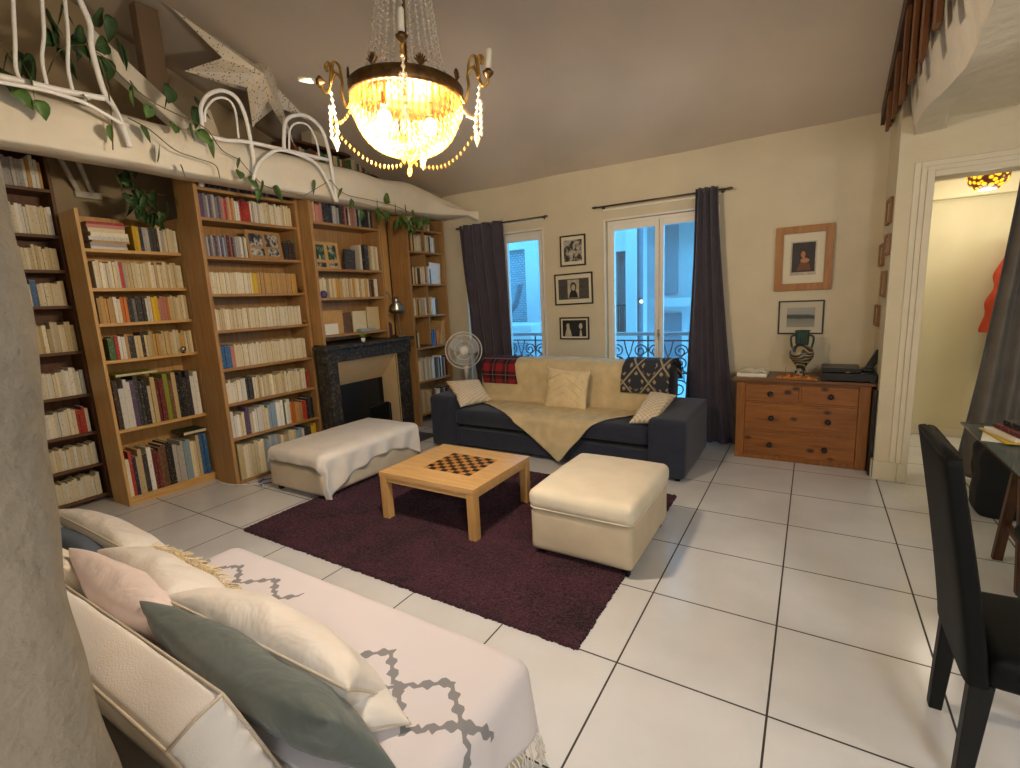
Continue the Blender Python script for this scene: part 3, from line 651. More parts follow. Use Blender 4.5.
box_thing('card', 'book_sand', 'taller sand-coloured panel at the right of the fourth shelf above the fireplace', 'board', -4.56, -4.54, 4.16, 4.35, 1.342, 1.62)
o = box_thing('card', 'paper_white', 'small white card with a faint blue print on the fourth shelf above the fireplace', 'card', -4.475, -4.465, 3.485, 3.66, 1.342, 1.46)
box_thing('book', 'book_light_blue', 'pale blue book lying flat at the front of the fourth shelf above the fireplace', 'book', -4.52, -4.45, 3.96, 4.2, 1.342, 1.372)
box_thing('book', 'book_brown', 'cream-spined thick album with brown side at the right of the third shelf above the fireplace', 'book', -4.6, -4.46, 4.215, 4.235, 1.739, 1.94)
box_thing('book', 'book_ivory', 'ivory album spine with a dark mark right of the brown one above the fireplace', 'book', -4.6, -4.46, 4.237, 4.29, 1.739, 1.945)
q = MB(); q.lathe([(.0, 0), (.03, .002), (.042, .03), (.036, .06), (.02, .075), (0, .078)], (-4.462, 3.51, 1.739), 14)
plain('violet_glaze', (86, 70, 120), .5, .1)
tag(q.build('pot', 'violet_glaze', smooth=True), 'small violet ball-shaped pot on the third shelf above the fireplace', 'pot')
# small round ornaments
def ornament(x, y, z, r, mt, lb):
    t = thing('ornament', lb, 'ornament', (x, y, z))
    q = MB(); q.lathe([(r*.5, 0), (r*.55, .004), (r*.15, .008), (r*.12, .014)], (x, y, z), 12); q.build('base', 'black_plastic', t, smooth=True)
    q = MB(); q.lathe([(0.001, .012)]+[(r*math.sin(PI*k/8), .012+r-r*math.cos(PI*k/8)) for k in range(1, 8)]+[(.001, .012+2*r)], (x, y, z), 14); q.build('ball', mt, t, smooth=True)
ornament(-4.99+.0, 2.30, 1.2805, .026, 'steel', 'small silver ball ornament in front of the fourth shelf of the pine bookcase')
ornament(-4.61, 3.345, 1.804, .022, 'bronze', 'small bronze ornament at the right end of the fourth shelf of the tall oak bookcase')
ornament(-4.61, 3.345, 1.476, .020, 'frame_wood', 'small brown ball at the right end of the fifth shelf of the tall oak bookcase')
q = MB(); q.ball((-4.62, 2.485, 2.752), .027, 12, 10); tag(q.build('ornament', 'white_enamel', smooth=True), 'small white ball on the top shelf of the tall oak bookcase', 'ornament')
# orange-red folded things on corner bookcase, leaning white record sleeve
box_thing('record_sleeve', 'book_white', 'square pale album leaning face-out on the third shelf of the corner bookcase', 'album', -4.462, -4.45, 5.24, 5.47, 1.887, 2.17, rot=(-.05, 'X'))
box_thing('box_file', 'book_pink', 'pinkish box file face-out on the fourth shelf of the corner bookcase', 'box', -4.5, -4.465, 4.965, 5.05, 1.477, 1.70)
box_thing('sleeve', 'book_orange', 'bright orange sleeve on the fifth shelf of the corner bookcase', 'folder', -4.5, -4.46, 5.31, 5.36, 1.052, 1.25)
q = MB(); q.prism([(-4.45, 5.37, 1.052), (-4.45, 5.50, 1.052), (-4.45, 5.50, 1.40), (-4.45, 5.44, 1.38)], (-.2, 0, 0))
tag(q.build('folder_stack', 'tan_book'), 'tan-orange cardboard folders at the right of the fifth shelf of the corner bookcase', 'folders')

# ------------------------------------------------------------------ fireplace
m, nt, b = new_mat('dark_marble')
n = node(nt, 'ShaderNodeTexNoise'); n.inputs['Scale'].default_value = 16; n.inputs['Detail'].default_value = 8; n.inputs['Distortion'].default_value = 2.2; nt.links.new(coords(nt), n.inputs[0])
nt.links.new(ramp(nt, n.outputs[0], [(.35, srgb((30, 29, 29))), (.55, srgb((52, 49, 45))), (.64, srgb((96, 86, 68))), (.7, srgb((42, 41, 40)))]), b.inputs['Base Color']); b.inputs['Roughness'].default_value = .5; b.inputs['Specular IOR Level'].default_value = .3
fp = thing('fireplace', 'dark veined marble fireplace with beige plastered opening', 'fireplace', (-4.5, 3.9, 0))
MB().box(-4.93, -4.22, 3.42, 4.60, 1.195, 1.236).build('mantel_shelf', 'dark_marble', fp, bev=.008)
MB().box(-4.435, -4.22, 3.27, 3.42, 1.195, 1.236).build('mantel_corner', 'dark_marble', fp, bev=.004)
MB().box(-4.45, -4.27, 3.31, 4.57, 1.055, 1.195).build('frieze', 'dark_marble', fp, bev=.006)
for y0, y1, o0, o1 in ((3.33, 3.46, 3.325, 3.35), (4.36, 4.55, 4.53, 4.555)):
    MB().box(-4.34, -4.285, y0, y1, .12, 1.055).build('jamb', 'dark_marble', fp, bev=.006)
    MB().box(-4.34, -4.27, y0-.01, y1+.01, 0, .12).build('plinth_block', 'dark_marble', fp, bev=.006)
    MB().box(-4.45, -4.34, o0, o1, 0, 1.055).build('cheek', 'dark_marble', fp)
q = MB()
F = [(-4.32, 3.46), (-4.32, 4.36)]; Bk = [(-4.64, 3.60), (-4.64, 4.40)]; zt = 1.055; zb = .74; zz = .0
q.add([(-4.31, 3.462, 0), (-4.31, 3.462, zt), (-4.64, 3.62, zb), (-4.64, 3.62, 0), (-4.31, 4.358, 0), (-4.31, 4.358, zt), (-4.64, 4.40, zb), (-4.64, 4.40, 0)], [(0, 1, 2, 3), (4, 7, 6, 5), (1, 5, 6, 2)])
q.build('surround', 'beige_plaster', fp, solid=.02, off=1)
MB().box(-4.68, -4.66, 3.60, 4.42, 0, .76).build('firebox', 'dark_void', fp)
q = MB(); q.box(-4.66, -4.645, 3.62, 4.33, .03, .73); q.build('fire_door', 'black_iron', fp, bev=.004)
tag(MB().box(-4.98, -4.94, 3.42, 4.80, 0, 3.03).build('chimney_breast', 'shaded_cream'), 'plaster chimney breast behind the fireplace and the bookcase above it', 'chimney')
q = MB(); q.prism([(-4.42, 3.95, .03), (-4.42, 4.28, .03), (-4.42, 4.28, .44), (-4.42, 4.22, .47), (-4.42, 3.95, .45)], (.025, 0, 0))
sc_ = thing('fire_screen', 'black metal fire screen leaning inside the fireplace opening', 'fire screen', (-4.42, 4.1, 0)); q.build('panel', 'black_plastic', sc_, bev=.006)
q = MB(); q.tube([(-4.40, 4.24, 0), (-4.385, 4.24, .44)], .007, 6); q.build('rail', 'steel', sc_)
q = MB(); q.box(-4.44, -4.38, 3.97, 4.0, 0, .03); q.box(-4.44, -4.38, 4.22, 4.26, 0, .03); q.build('foot', 'black_iron', sc_)
plain('slate', (62, 62, 74), .35, .12, 6)
tag(MB().box(-4.26, -3.93, 3.22, 4.58, .0005, .008).build('hearth_slab', 'slate', bev=.002), 'dark slate hearth slab on the floor in front of the fireplace', 'hearth')
# mantel things: little pot plant, pen tray, clip lamp, upright books
pp = thing('potted_plant', 'tiny green plant in a white pot on the fireplace mantel', 'plant', (-4.28, 3.83, 1.237))
q = MB(); q.lathe([(.018, 0), (.026, .045), (.023, .045), (.02, .035)], (-4.28, 3.83, 1.237), 12); q.build('pot', 'white_enamel', pp, smooth=True)
q = MB()
for i in range(26):
    a = R.uniform(0, 2*PI); r = R.uniform(.0, .03); p = Vector((-4.28+r*math.cos(a), 3.83+r*math.sin(a), 1.285+R.uniform(0, .05)))
    q.add([p, p+Vector((.014*math.cos(a), .014*math.sin(a), .008)), p+Vector((.01*math.cos(a+1), .01*math.sin(a+1), .02))], [(0, 1, 2)])
plain('fresh_green', (110, 160, 60), .5, .2, 30); q.build('foliage', 'fresh_green', pp, solid=.001)
ML_ = thing('clip_lamp', 'silver articulated desk lamp with bell shade on the fireplace mantel', 'lamp', (-4.36, 4.5, 1.237))
q = MB(); q.lathe([(.05, 0), (.05, .012), (.01, .018), (.008, .03)], (-4.36, 4.5, 1.237), 18); q.build('base', 'steel', ML_, smooth=True)
q = MB(); q.tube([(-4.36, 4.5, 1.26), (-4.38, 4.52, 1.56), (-4.40, 4.36, 1.80), (-4.36, 4.47, 1.70)], .006, 8); q.build('arm', 'steel', ML_)
sh = Matrix.Translation((-4.36, 4.48, 1.70)) @ Matrix.Rotation(.35, 4, 'Y') @ Matrix.Rotation(.3, 4, 'X')
q = MB(); q.lathe([(.026, 0.02), (.032, -.03), (.036, -.05), (.08, -.09), (.10, -.15), (.097, -.15), (.076, -.092), (.032, -.052), (.001, -.045)], (0, 0, 0), 24); q.v = [tuple(sh @ Vector(v)) for v in q.v]
q.build('shade', 'steel', ML_, smooth=True)
q = MB(); q.ball((0, 0, -.10), .028, 10, 8); q.v = [tuple(sh @ Vector(v)) for v in q.v]; q.build('bulb', 'white_enamel', ML_, smooth=True)
for i, (y, t, h, c, lb) in enumerate([(4.42, .03, .19, 'dark red', 'dark red book standing at the right end of the mantel'), (4.455, .02, .17, 'dark green', 'dark green book standing at the right end of the mantel')]):
    q = MB(); book_geo(q, -4.46, y, t, 1.237, h, .14); tag(q.build('book', ['book_'+c.replace(' ', '_'), 'page_edge']), lb, 'book')
# cardboard sleeve beside pine bookcase, pale tube
q = MB(); q.prism([(-4.99, 2.452, .0), (-4.99, 2.49, .0), (-4.96, 2.49, .55), (-4.96, 2.452, .58)], (-.0, 0, 0), False)
pp = tag(MB().box(-5.26, -4.965, 2.455, 2.475, 0, .60).build('cardboard_sheet', 'white_cloth', bev=.004), 'pale folded sheet standing on the floor between the pine and oak bookcases', 'sheet')
q = MB(); q.tube(spl([(-4.9, 2.38, .012), (-4.75, 2.36, .012), (-4.55, 2.42, .012), (-4.4, 2.52, .012), (-4.28, 2.46, .012)]), .005, 6)
tag(q.build('cable', 'white_enamel', smooth=True), 'thin white cable lying on the floor at the foot of the tall oak bookcase', 'cable')
q = MB(); q.tube(spl([(-4.52, 2.62, .01), (-4.42, 2.52, .01), (-4.34, 2.62, .01), (-4.42, 2.68, .01), (-4.5, 2.56, .01), (-4.36, 2.5, .01)]), .005, 6)
plain('blue_cord', (60, 84, 150), .6); tag(q.build('cable', 'blue_cord', smooth=True), 'tangled blue cable on the floor beside the cloth-covered ottoman', 'cable')
# ------------------------------------------------------------------ rug
m, nt, b = new_mat('rug_pile'); co_ = coords(nt)
n = node(nt, 'ShaderNodeTexNoise'); n.inputs['Scale'].default_value = 60; n.inputs['Detail'].default_value = 4; nt.links.new(co_, n.inputs[0])
n2 = node(nt, 'ShaderNodeTexNoise'); n2.inputs['Scale'].default_value = 3.2; n2.inputs['Detail'].default_value = 3; nt.links.new(co_, n2.inputs[0])
a = node(nt, 'ShaderNodeMath', operation='MULTIPLY_ADD'); nt.links.new(n2.outputs[0], a.inputs[0]); a.inputs[1].default_value = .8; nt.links.new(n.outputs[0], a.inputs[2])
nt.links.new(ramp(nt, a.outputs[0], [(.62, srgb((24, 8, 17))), (1.1, srgb((70, 31, 47)))]), b.inputs['Base Color']); b.inputs['Roughness'].default_value = .95; b.inputs['Sheen Weight'].default_value = .08
RX0, RX1, RY0, RY1 = -3.60, -.86, 1.87, 3.86
q = MB(); nu, nv = 420, 300
def rug(u, v):
    x = RX0+(RX1-RX0)*u; y = RY0+(RY1-RY0)*v; e = min(u, 1-u)*(RX1-RX0); e2 = min(v, 1-v)*(RY1-RY0); e = min(e, e2)
    jx = R.uniform(-.005, .005); jy = R.uniform(-.005, .005)
    if e < .001: z = .001; x += .006*nz(y*20, 3); y += .006*nz(x*20, 5)
    else: z = min(1, .45+e/.02)*(.016+.010*R.random()+.004*nz(x*6, y*6))
    return (x+jx, y+jy, z)
q.grid(rug, nu, nv)
tag(q.build('shag_rug', 'rug_pile', loc=(-2.23, 2.86, 0)), 'dark aubergine shaggy rug under the coffee table', 'rug')
RT = .024
# ------------------------------------------------------------------ coffee table with inlaid chessboard
tx0, tx1, ty0, ty1, tz = -2.75, -1.87, 2.485, 3.262, .392
ct = thing('coffee_table', 'low square beech coffee table with inlaid chessboard standing on the rug', 'coffee table', ((tx0+tx1)/2, (ty0+ty1)/2, RT))
cx, cy = -2.275, 2.89; cs = .0555
q = MB(); hx, hy = cs*4, cs*4*.88
q.box(tx0, cx-hx, ty0, ty1, tz-.035, tz); q.box(cx+hx, tx1, ty0, ty1, tz-.035, tz); q.box(cx-hx, cx+hx, ty0, cy-hy, tz-.035, tz); q.box(cx-hx, cx+hx, cy+hy, ty1, tz-.035, tz)
q.build('tabletop', 'beech', ct)
m, nt, b = new_mat('chessboard')
ch = node(nt, 'ShaderNodeTexChecker'); ch.inputs['Scale'].default_value = 1; ch.inputs['Color1'].default_value = srgb((30, 24, 22)); ch.inputs['Color2'].default_value = srgb((196, 134, 64))
nt.links.new(coords(nt, scale=(1/cs, 1/(cs*.88), 1), loc=(100, 100, .5)), ch.inputs[0]); nt.links.new(ch.outputs[0], b.inputs['Base Color']); b.inputs['Roughness'].default_value = .3
o = MB().box(cx-hx, cx+hx, cy-hy, cy+hy, tz-.03, tz-.0005).build('chessboard', 'chessboard')
o.parent = ct; o.location = Vector((cx, cy, tz-.03))-Vector(ct.location)
q = MB(); q.box(tx0+.01, tx1-.01, ty0+.008, ty0+.03, tz-.075, tz-.035); q.box(tx0+.01, tx1-.01, ty1-.03, ty1-.008, tz-.075, tz-.035); q.box(tx0+.008, tx0+.03, ty0+.03, ty1-.03, tz-.075, tz-.035); q.box(tx1-.03, tx1-.008, ty0+.03, ty1-.03, tz-.075, tz-.035)
q.build('apron', 'beech', ct, bev=.002)
L = .062
for x in (tx0+.002, tx1-L-.002):
    for y in (ty0+.002, ty1-L-.002): MB().box(x, x+L, y, y+L, RT-.006, tz-.036).build('leg', 'beech_leg', ct, bev=.003)

# ------------------------------------------------------------------ soft shapes
def puffbox(q, x0, x1, y0, y1, z0, z1, r=.04, puff=.03, n=28, wr=.0, seed=0, sidepuff=.012):
    """rounded cushion block as a superellipsoid-like closed surface with crowned top"""
    cx, cy, cz_ = (x0+x1)/2, (y0+y1)/2, (z0+z1)/2; hx, hy, hz = (x1-x0)/2, (y1-y0)/2, (z1-z0)/2
    def face(ax, sgn):
        def fn(u, v):
            a = 2*u-1; c = 2*v-1
            p = [0, 0, 0]; o1, o2 = [(1, 2), (0, 2), (0, 1)][ax]; p[ax] = sgn; p[o1] = a; p[o2] = c
            X = [p[0]*hx, p[1]*hy, p[2]*hz]; h = (hx, hy, hz)
            core = [max(-(h[i]-r), min(h[i]-r, X[i])) for i in range(3)]
            d = Vector([X[i]-core[i] for i in range(3)])
            if d.length > 1e-9: d = d.normalized()*r
            P = Vector(core)+d
            tx = 1-min(1, abs(P[0]/hx))**2; ty = 1-min(1, abs(P[1]/hy))**2; tz_ = 1-min(1, abs(P[2]/hz))**2
            if P[2] > 0: P[2] += puff*math.sqrt(max(0, tx*ty))*(1 if hz-P[2] < r*1.2 else .2)
            P[0] += (1 if P[0] > 0 else -1)*sidepuff*tz_*ty*(abs(P[0]) > hx-r*1.01); P[1] += (1 if P[1] > 0 else -1)*sidepuff*tz_*tx*(abs(P[1]) > hy-r*1.01)
            if wr:
                w = wr*nz(P[0]*9+seed, P[1]*9, P[2]*9); P = P+P.normalized()*w
            return (cx+P[0], cy+P[1], cz_+P[2])
        return fn
    m_ = max(6, int(n*hz/max(hx, hy)))
    for s in (-1, 1):
        q.grid(face(2, s), n, n); q.grid(face(0, s), n, m_+4); q.grid(face(1, s), n, m_+4)
def piping(q, x0, x1, y0, y1, z, r=.04, t=.005, puff=0):
    P = []
    for cx, cy, a0 in ((x1-r, y1-r, 0), (x0+r, y1-r, 90), (x0+r, y0+r, 180), (x1-r, y0+r, 270)):
        for k in range(6): a = math.radians(a0+18*k); P.append((cx+r*math.cos(a), cy+r*math.sin(a), z))
    q.tube(P, t, 6, closed=True)
# right ottoman
ot = thing('ottoman', 'cream slipcovered ottoman with thick seat cushion on the rug beside the sofa', 'ottoman', (-1.13, 2.94, 0))
q = MB(); puffbox(q, -1.465, -.81, 2.535, 3.345, .055, .325, .018, .0, 24, .002, 3, .004); q.build('body', 'cream_body', ot, smooth=True, weld=True)
q = MB(); puffbox(q, -1.478, -.797, 2.522, 3.36, .325, .452, .045, .022, 36, .003, 9, .008); cu = q.build('seat_cushion', 'cream_cloth', ot, smooth=True, weld=True)
q = MB(); piping(q, -1.47, -.805, 2.53, 3.352, .430, .05, .0045); piping(q, -1.474, -.801, 2.526, 3.356, .338, .05, .0045); q.build('piping', 'cream_cloth', cu, smooth=True)
for x in (-1.43, -.88):
    for y in (2.57, 3.27): MB().box(x, x+.04, y, y+.04, RT-.006 if x < -.9 else .0, .058).build('foot', 'black_wood', ot)
# left ottoman under a white cloth
lo = thing('ottoman', 'long beige ottoman half covered by a white cloth beside the fireplace', 'ottoman', (-3.85, 3.13, 0))
q = MB(); puffbox(q, -4.20, -3.46, 2.50, 3.72, .05, .27, .018, .0, 24, .002, 5, .004); q.build('body', 'cream_body', lo, smooth=True, weld=True)
q = MB(); puffbox(q, -4.19, -3.47, 2.51, 3.71, .272, .40, .045, .03, 30, .003, 9, .008); q.build('seat_cushion', 'cream_cloth', lo, smooth=True, weld=True)
for x in (-4.16, -3.54):
    for y in (2.54, 3.62): MB().box(x, x+.04, y, y+.04, 0 if x < -3.8 else RT-.006, .055).build('foot', 'black_wood', lo)
def drape_top(x, y, x0, x1, y0, y1, z, r=.05, puff=.03):
    """map a flat cloth position (x,y may lie beyond the top) to a draped 3d point"""
    px = max(x0, min(x1, x)); py = max(y0, min(y1, y)); ox = x-px; oy = y-py; o = math.hypot(ox, oy)
    tx = 1-((px-(x0+x1)/2)/((x1-x0)/2))**2; ty = 1-((py-(y0+y1)/2)/((y1-y0)/2))**2
    top = z+puff*math.sqrt(max(0, tx*ty))
    if o < 1e-6: return Vector((px, py, top))
    dx, dy = ox/o, oy/o
    if o < r*PI/2:
        a = o/r; return Vector((px+dx*r*math.sin(a), py+dy*r*math.sin(a), top-r*(1-math.cos(a))))
    h = o-r*PI/2; return Vector((px+dx*(r+.02*h), py+dy*(r+.02*h), top-r-h))
q = MB()
def lc(u, v):
    x = -4.26+(1.0-.0)*u; y = 2.43+1.40*v
    xx = -4.27+u*(1.02+.05*math.sin(v*7+.5)+.17*max(0, 1-abs(v-.07)/.2)+.07*max(0, 1-abs(v-.95)/.15)); yy = 2.44+v*1.36-(.03+.07*max(0, (u-.6))*2)*(1-v)
    p = drape_top(xx, yy, -4.155, -3.50, 2.545, 3.675, .407, .055, .03)
    hang = max(0, .36-p.z)
    p.x += .018*math.sin(yy*26)*min(1, hang*9)*(xx > -3.5)+.01*hang; p.y += .012*math.sin(xx*24)*min(1, hang*9)*(yy < 2.55)
    p.z += .004*nz(xx*7, yy*7, 1)
    return p
q.grid(lc, 70, 90)
tag(q.build('white_throw', 'white_cloth', smooth=True, solid=.005, off=1), 'white cotton cloth draped over the long ottoman by the fireplace', 'throw')

# ------------------------------------------------------------------ pillows
def pillow(name, mats, loc, w, h, t, rot, label=None, cat='cushion', parent=None, wr=.012, seed=0, sag=0, pipe=None, pipemat=None, power=.42, n=36, grp=None):
    M_ = Matrix.Translation(loc) @ rot.to_matrix().to_4x4()
    q = MB()
    for s in (-1, 1):
        def fn(u, v, s=s):
            a = math.sin((2*u-1)*PI/2); b_ = math.sin((2*v-1)*PI/2)
            th = t/2*((1-a*a)*(1-b_*b_))**power
            px = w/2*a*(1-.07*(1-b_*b_)*abs(a)**3); py = h/2*b_*(1-.07*(1-a*a)*abs(b_)**3)
            edge = (1-a*a)*(1-b_*b_)
            z = s*th+wr*nz(px*11+seed, py*11, s*2.)*min(1, edge*4)+wr*.5*nz(px*30+seed, py*9+seed, s)*min(1, edge*6)
            z -= sag*(a*a)
            return M_ @ Vector((px, py, z))
        q.grid(fn, n, n)
    o = q.build(name, mats, parent, smooth=True, weld=True, loc=None if parent else loc)
    if label: tag(o, label, cat, grp)
    if pipe:
        q = MB(); P = []
        for k in range(4):
            for i in range(14):
                c = math.sin((i/14*2-1)*PI/2)
                a, b_ = [(c, -1), (1, c), (-c, 1), (-1, -c)][k]
                P.append(M_ @ Vector((w/2*a*(1-.07*(1-b_*b_)*abs(a)**3), h/2*b_*(1-.07*(1-a*a)*abs(b_)**3), -sag*a*a)))
        q.tube(P, pipe, 6, closed=True); q.build('piping', pipemat, o if not parent else parent, smooth=True)
    return o
from mathutils import Euler
D = math.radians
def E3(x, y, z): return Euler((D(x), D(y), D(z)), 'XYZ')

# ------------------------------------------------------------------ navy sofa by the windows
SX0, SX1, SY0, SY1 = -3.66, -.865, 4.15, 5.22
so = thing('sofa', 'long navy blue fabric sofa under the windows', 'sofa', ((SX0+SX1)/2, (SY0+SY1)/2, 0))
q = MB(); q.box(SX0+.30, SX1-.32, SY0+.07, SY1-.1, .05, .235); q.build('base', 'navy_cloth', so, bev=.012)
for a, b_ in ((SX0, SX0+.30), (SX1-.32, SX1)):
    q = MB(); puffbox(q, a, b_, SY0, SY1, .03, .545 if a > -2 else .60, .03, .006, 18, .002, 1, .006); q.build('armrest', 'navy_cloth', so, smooth=True, weld=True)
for i, (a, b_) in enumerate(((SX0+.305, -2.27), (-2.265, SX1-.325))):
    q = MB(); puffbox(q, a, b_, SY0+.05, 4.92, .285, .445, .04, .018, 24, .003, i, .006); q.build('seat_cushion', 'navy_cloth', so, smooth=True, weld=True)
q = MB(); puffbox(q, SX0+.10, SX1-.30, 5.02, SY1, .05, .80, .04, 0, 16, 0, 0, 0); q.build('backrest', 'navy_cloth', so, smooth=True, weld=True)
for i, (a, b_) in enumerate(((SX0+.30, -2.27), (-2.265, SX1-.28))):
    q = MB(); puffbox(q, a, b_, 4.84, 5.13, .44, .915, .07, .015, 26, .006, i*7, .02); q.build('back_cushion', 'navy_cloth', so, smooth=True, weld=True)
for x in (SX0+.05, SX1-.09):
    for y in (SY0+.05, SY1-.1): MB().box(x, x+.04, y, y+.04, 0, .035).build('foot', 'black_wood', so)
# cream throw: over the back, the seat, hanging in a triangle
plain('throw_cloth', (208, 190, 150), .95, .12, 9, .5, 240, .004)
prof = [(5.19, .70), (5.17, .86), (5.10, .937), (5.0, .948), (4.90, .935), (4.835, .89), (4.805, .78), (4.81, .62), (4.80, .50), (4.76, .468), (4.6, .480), (4.4, .483), (4.25, .468), (4.185, .44), (4.168, .40), (4.155, .30), (4.145, .20), (4.14, .10), (4.135, .02)]
PL = [0]
for i in range(1, len(prof)): PL.append(PL[-1]+math.hypot(prof[i][0]-prof[i-1][0], prof[i][1]-prof[i-1][1]))
def pat(s):
    s = max(0, min(PL[-1]-1e-6, s)); i = max(k for k in range(len(PL)) if PL[k] <= s); i = min(i, len(PL)-2)
    f = (s-PL[i])/(PL[i+1]-PL[i]); return (prof[i][0]*(1-f)+prof[i+1][0]*f, prof[i][1]*(1-f)+prof[i+1][1]*f)
sseat = PL[9]; tot = PL[-1]
def smax(x):     # how far the cloth comes forward at each x
    tip = -2.05
    if x < tip: f = (x+3.40)/(tip+3.40); return sseat+.12+(tot-sseat-.12-.02)*max(0, f)**1.15
    f = (-1.30-x)/(-1.30-tip); return sseat+.10+(tot-sseat-.10-.02)*max(0, f)**1.0
q = MB()
def th(u, v):
    x = -3.37+(3.37-1.20)*u
    s = v*smax(min(max(x, -3.4), -1.3))
    if x < -2.98 and s < sseat*.6: s = sseat*.6+ (s/ (sseat*.6))*.02*0 + .0  # left part only covers the seat and cushion foot
    y, z = pat(s)
    if z > .5 and x < -2.9: pass
    w = .008*nz(x*6, s*6, 2)+.006*nz(x*14, s*10, 5)
    dy = -.012*math.sin(x*9)*(z < .40)
    if s < sseat and z > .5: z += .02*math.sin(x*2.2+.5)*(s < .7); y += w-.004
    else: z += abs(w)*(z > .45); y += dy+w*(z < .45)-.006
    return (x+.004*math.sin(s*30), y, z)
q.grid(th, 90, 110)
plain_o = q.build('cream_throw', 'throw_cloth', smooth=True, solid=.007, off=1, loc=(-2.2, 4.6, .3))
tag(plain_o, 'beige woven throw spread over the navy sofa with a corner hanging to the floor', 'throw')
# plaid blanket, patterned blanket on the back
m, nt, b = new_mat('plaid'); co_ = coords(nt)
def band(ax, sc_, thr, ph=0):
    s_ = node(nt, 'ShaderNodeSeparateXYZ'); nt.links.new(co_, s_.inputs[0])
    a = node(nt, 'ShaderNodeMath', operation='MULTIPLY_ADD'); nt.links.new(s_.outputs[ax], a.inputs[0]); a.inputs[1].default_value = sc_; a.inputs[2].default_value = 50+ph
    f_ = node(nt, 'ShaderNodeMath', operation='FRACT'); nt.links.new(a.outputs[0], f_.inputs[0])
    l = node(nt, 'ShaderNodeMath', operation='LESS_THAN'); nt.links.new(f_.outputs[0], l.inputs[0]); l.inputs[1].default_value = thr; return l.outputs[0]
ad = node(nt, 'ShaderNodeMath', operation='ADD'); nt.links.new(band(0, 5.6, .5), ad.inputs[0]); nt.links.new(band(2, 5.6, .5, .2), ad.inputs[1])
dv = node(nt, 'ShaderNodeMath', operation='MULTIPLY'); nt.links.new(ad.outputs[0], dv.inputs[0]); dv.inputs[1].default_value = .5
cr = ramp(nt, dv.outputs[0], [(.0, srgb((14, 13, 20))), (.4, srgb((66, 18, 26))), (.9, srgb((142, 30, 38)))]); bpy.data.materials['plaid'].node_tree.nodes
mxx = node(nt, 'ShaderNodeMath', operation='MAXIMUM'); nt.links.new(band(0, 5.6, .05, .25), mxx.inputs[0]); nt.links.new(band(2, 5.6, .05, .45), mxx.inputs[1])
mx = node(nt, 'ShaderNodeMix', data_type='RGBA'); nt.links.new(mxx.outputs[0], mx.inputs[0]); nt.links.new(cr, mx.inputs[6]); mx.inputs[7].default_value = srgb((120, 90, 84)); nt.links.new(mx.outputs[2], b.inputs['Base Color']); b.inputs['Roughness'].default_value = .95
m, nt, b = new_mat('ethnic_weave'); s_ = node(nt, 'ShaderNodeSeparateXYZ'); nt.links.new(coords(nt), s_.inputs[0])
def mt_(op, a, c=None):
    n_ = node(nt, 'ShaderNodeMath', operation=op)
    for i, v in enumerate((a, c)):
        if v is None: continue
        if isinstance(v, (int, float)): n_.inputs[i].default_value = v
        else: nt.links.new(v, n_.inputs[i])
    return n_.outputs[0]
X_, Z_ = mt_('ADD', s_.outputs[0], 20.0), mt_('MULTIPLY', mt_('ADD', s_.outputs[2], 20.03), .8)
la = mt_('MINIMUM', mt_('PINGPONG', mt_('ADD', X_, Z_), .13), mt_('PINGPONG', mt_('ADD', mt_('SUBTRACT', X_, Z_), 20.0), .13))
lines = mt_('LESS_THAN', la, .011)
tri = mt_('MULTIPLY', mt_('LESS_THAN', mt_('ADD', mt_('PINGPONG', X_, .031), mt_('PINGPONG', Z_, .031)), .020), mt_('MULTIPLY', mt_('GREATER_THAN', la, .022), mt_('LESS_THAN', la, .066)))
mx = node(nt, 'ShaderNodeMix', data_type='RGBA'); nt.links.new(mt_('MAXIMUM', lines, tri), mx.inputs[0]); mx.inputs[6].default_value = srgb((50, 52, 60)); mx.inputs[7].default_value = srgb((158, 146, 122))
nt.links.new(mx.outputs[2], b.inputs['Base Color']); b.inputs['Roughness'].default_value = .95
def back_blanket(name, mat_, x0, x1, s0, s1, label, skew=0, off=.012, ftop=0):
    q = MB()
    def fn(u, v):
        s = s0+(s1-s0)*v; x = x0+(x1-x0)*u+skew*(v-.5); y, z = pat(s)
        y2, z2 = pat(s+.01); d = Vector((0, -(z2-z), (y2-y))); d = d.normalized()*(-1)
        if d.y > 0 and s > .5: d = -d
        o_ = off+.007*nz(x*10, s*10, 4)
        nrm = Vector((0, -1 if s > .45 else (1 if s < .12 else -.3), .2 if s > .45 else 1)).normalized()
        return (x, y+nrm.y*o_, z+nrm.z*o_+ftop*max(0, 1-abs(s-.3)/.4))
    q.grid(fn, 30, 40); o = q.build(name, mat_, smooth=True, solid=.008, off=1); tag(o, label, 'blanket'); return o
back_blanket('plaid_blanket', 'plaid', -3.40, -2.93, .05, .78, 'red and black tartan blanket folded over the left of the sofa back', .12, .010)
pb = back_blanket('patterned_blanket', 'ethnic_weave', -1.62, -1.14, .02, .80, 'charcoal blanket with cream geometric pattern over the right of the sofa back', -.04, .024, .0)
q = MB()
for i in range(46):
    s = .05+.74*i/46; y, z = pat(s); x = -1.145-.04*(s/.8-.5)
    q.tube([(x, y-.02, z+.0), (x+.03, y-.03+R.uniform(-.01, .01), z-.012), (x+.045, y-.035, z-.035)], .003, 4)
q.build('fringe', 'black_cloth', pb)
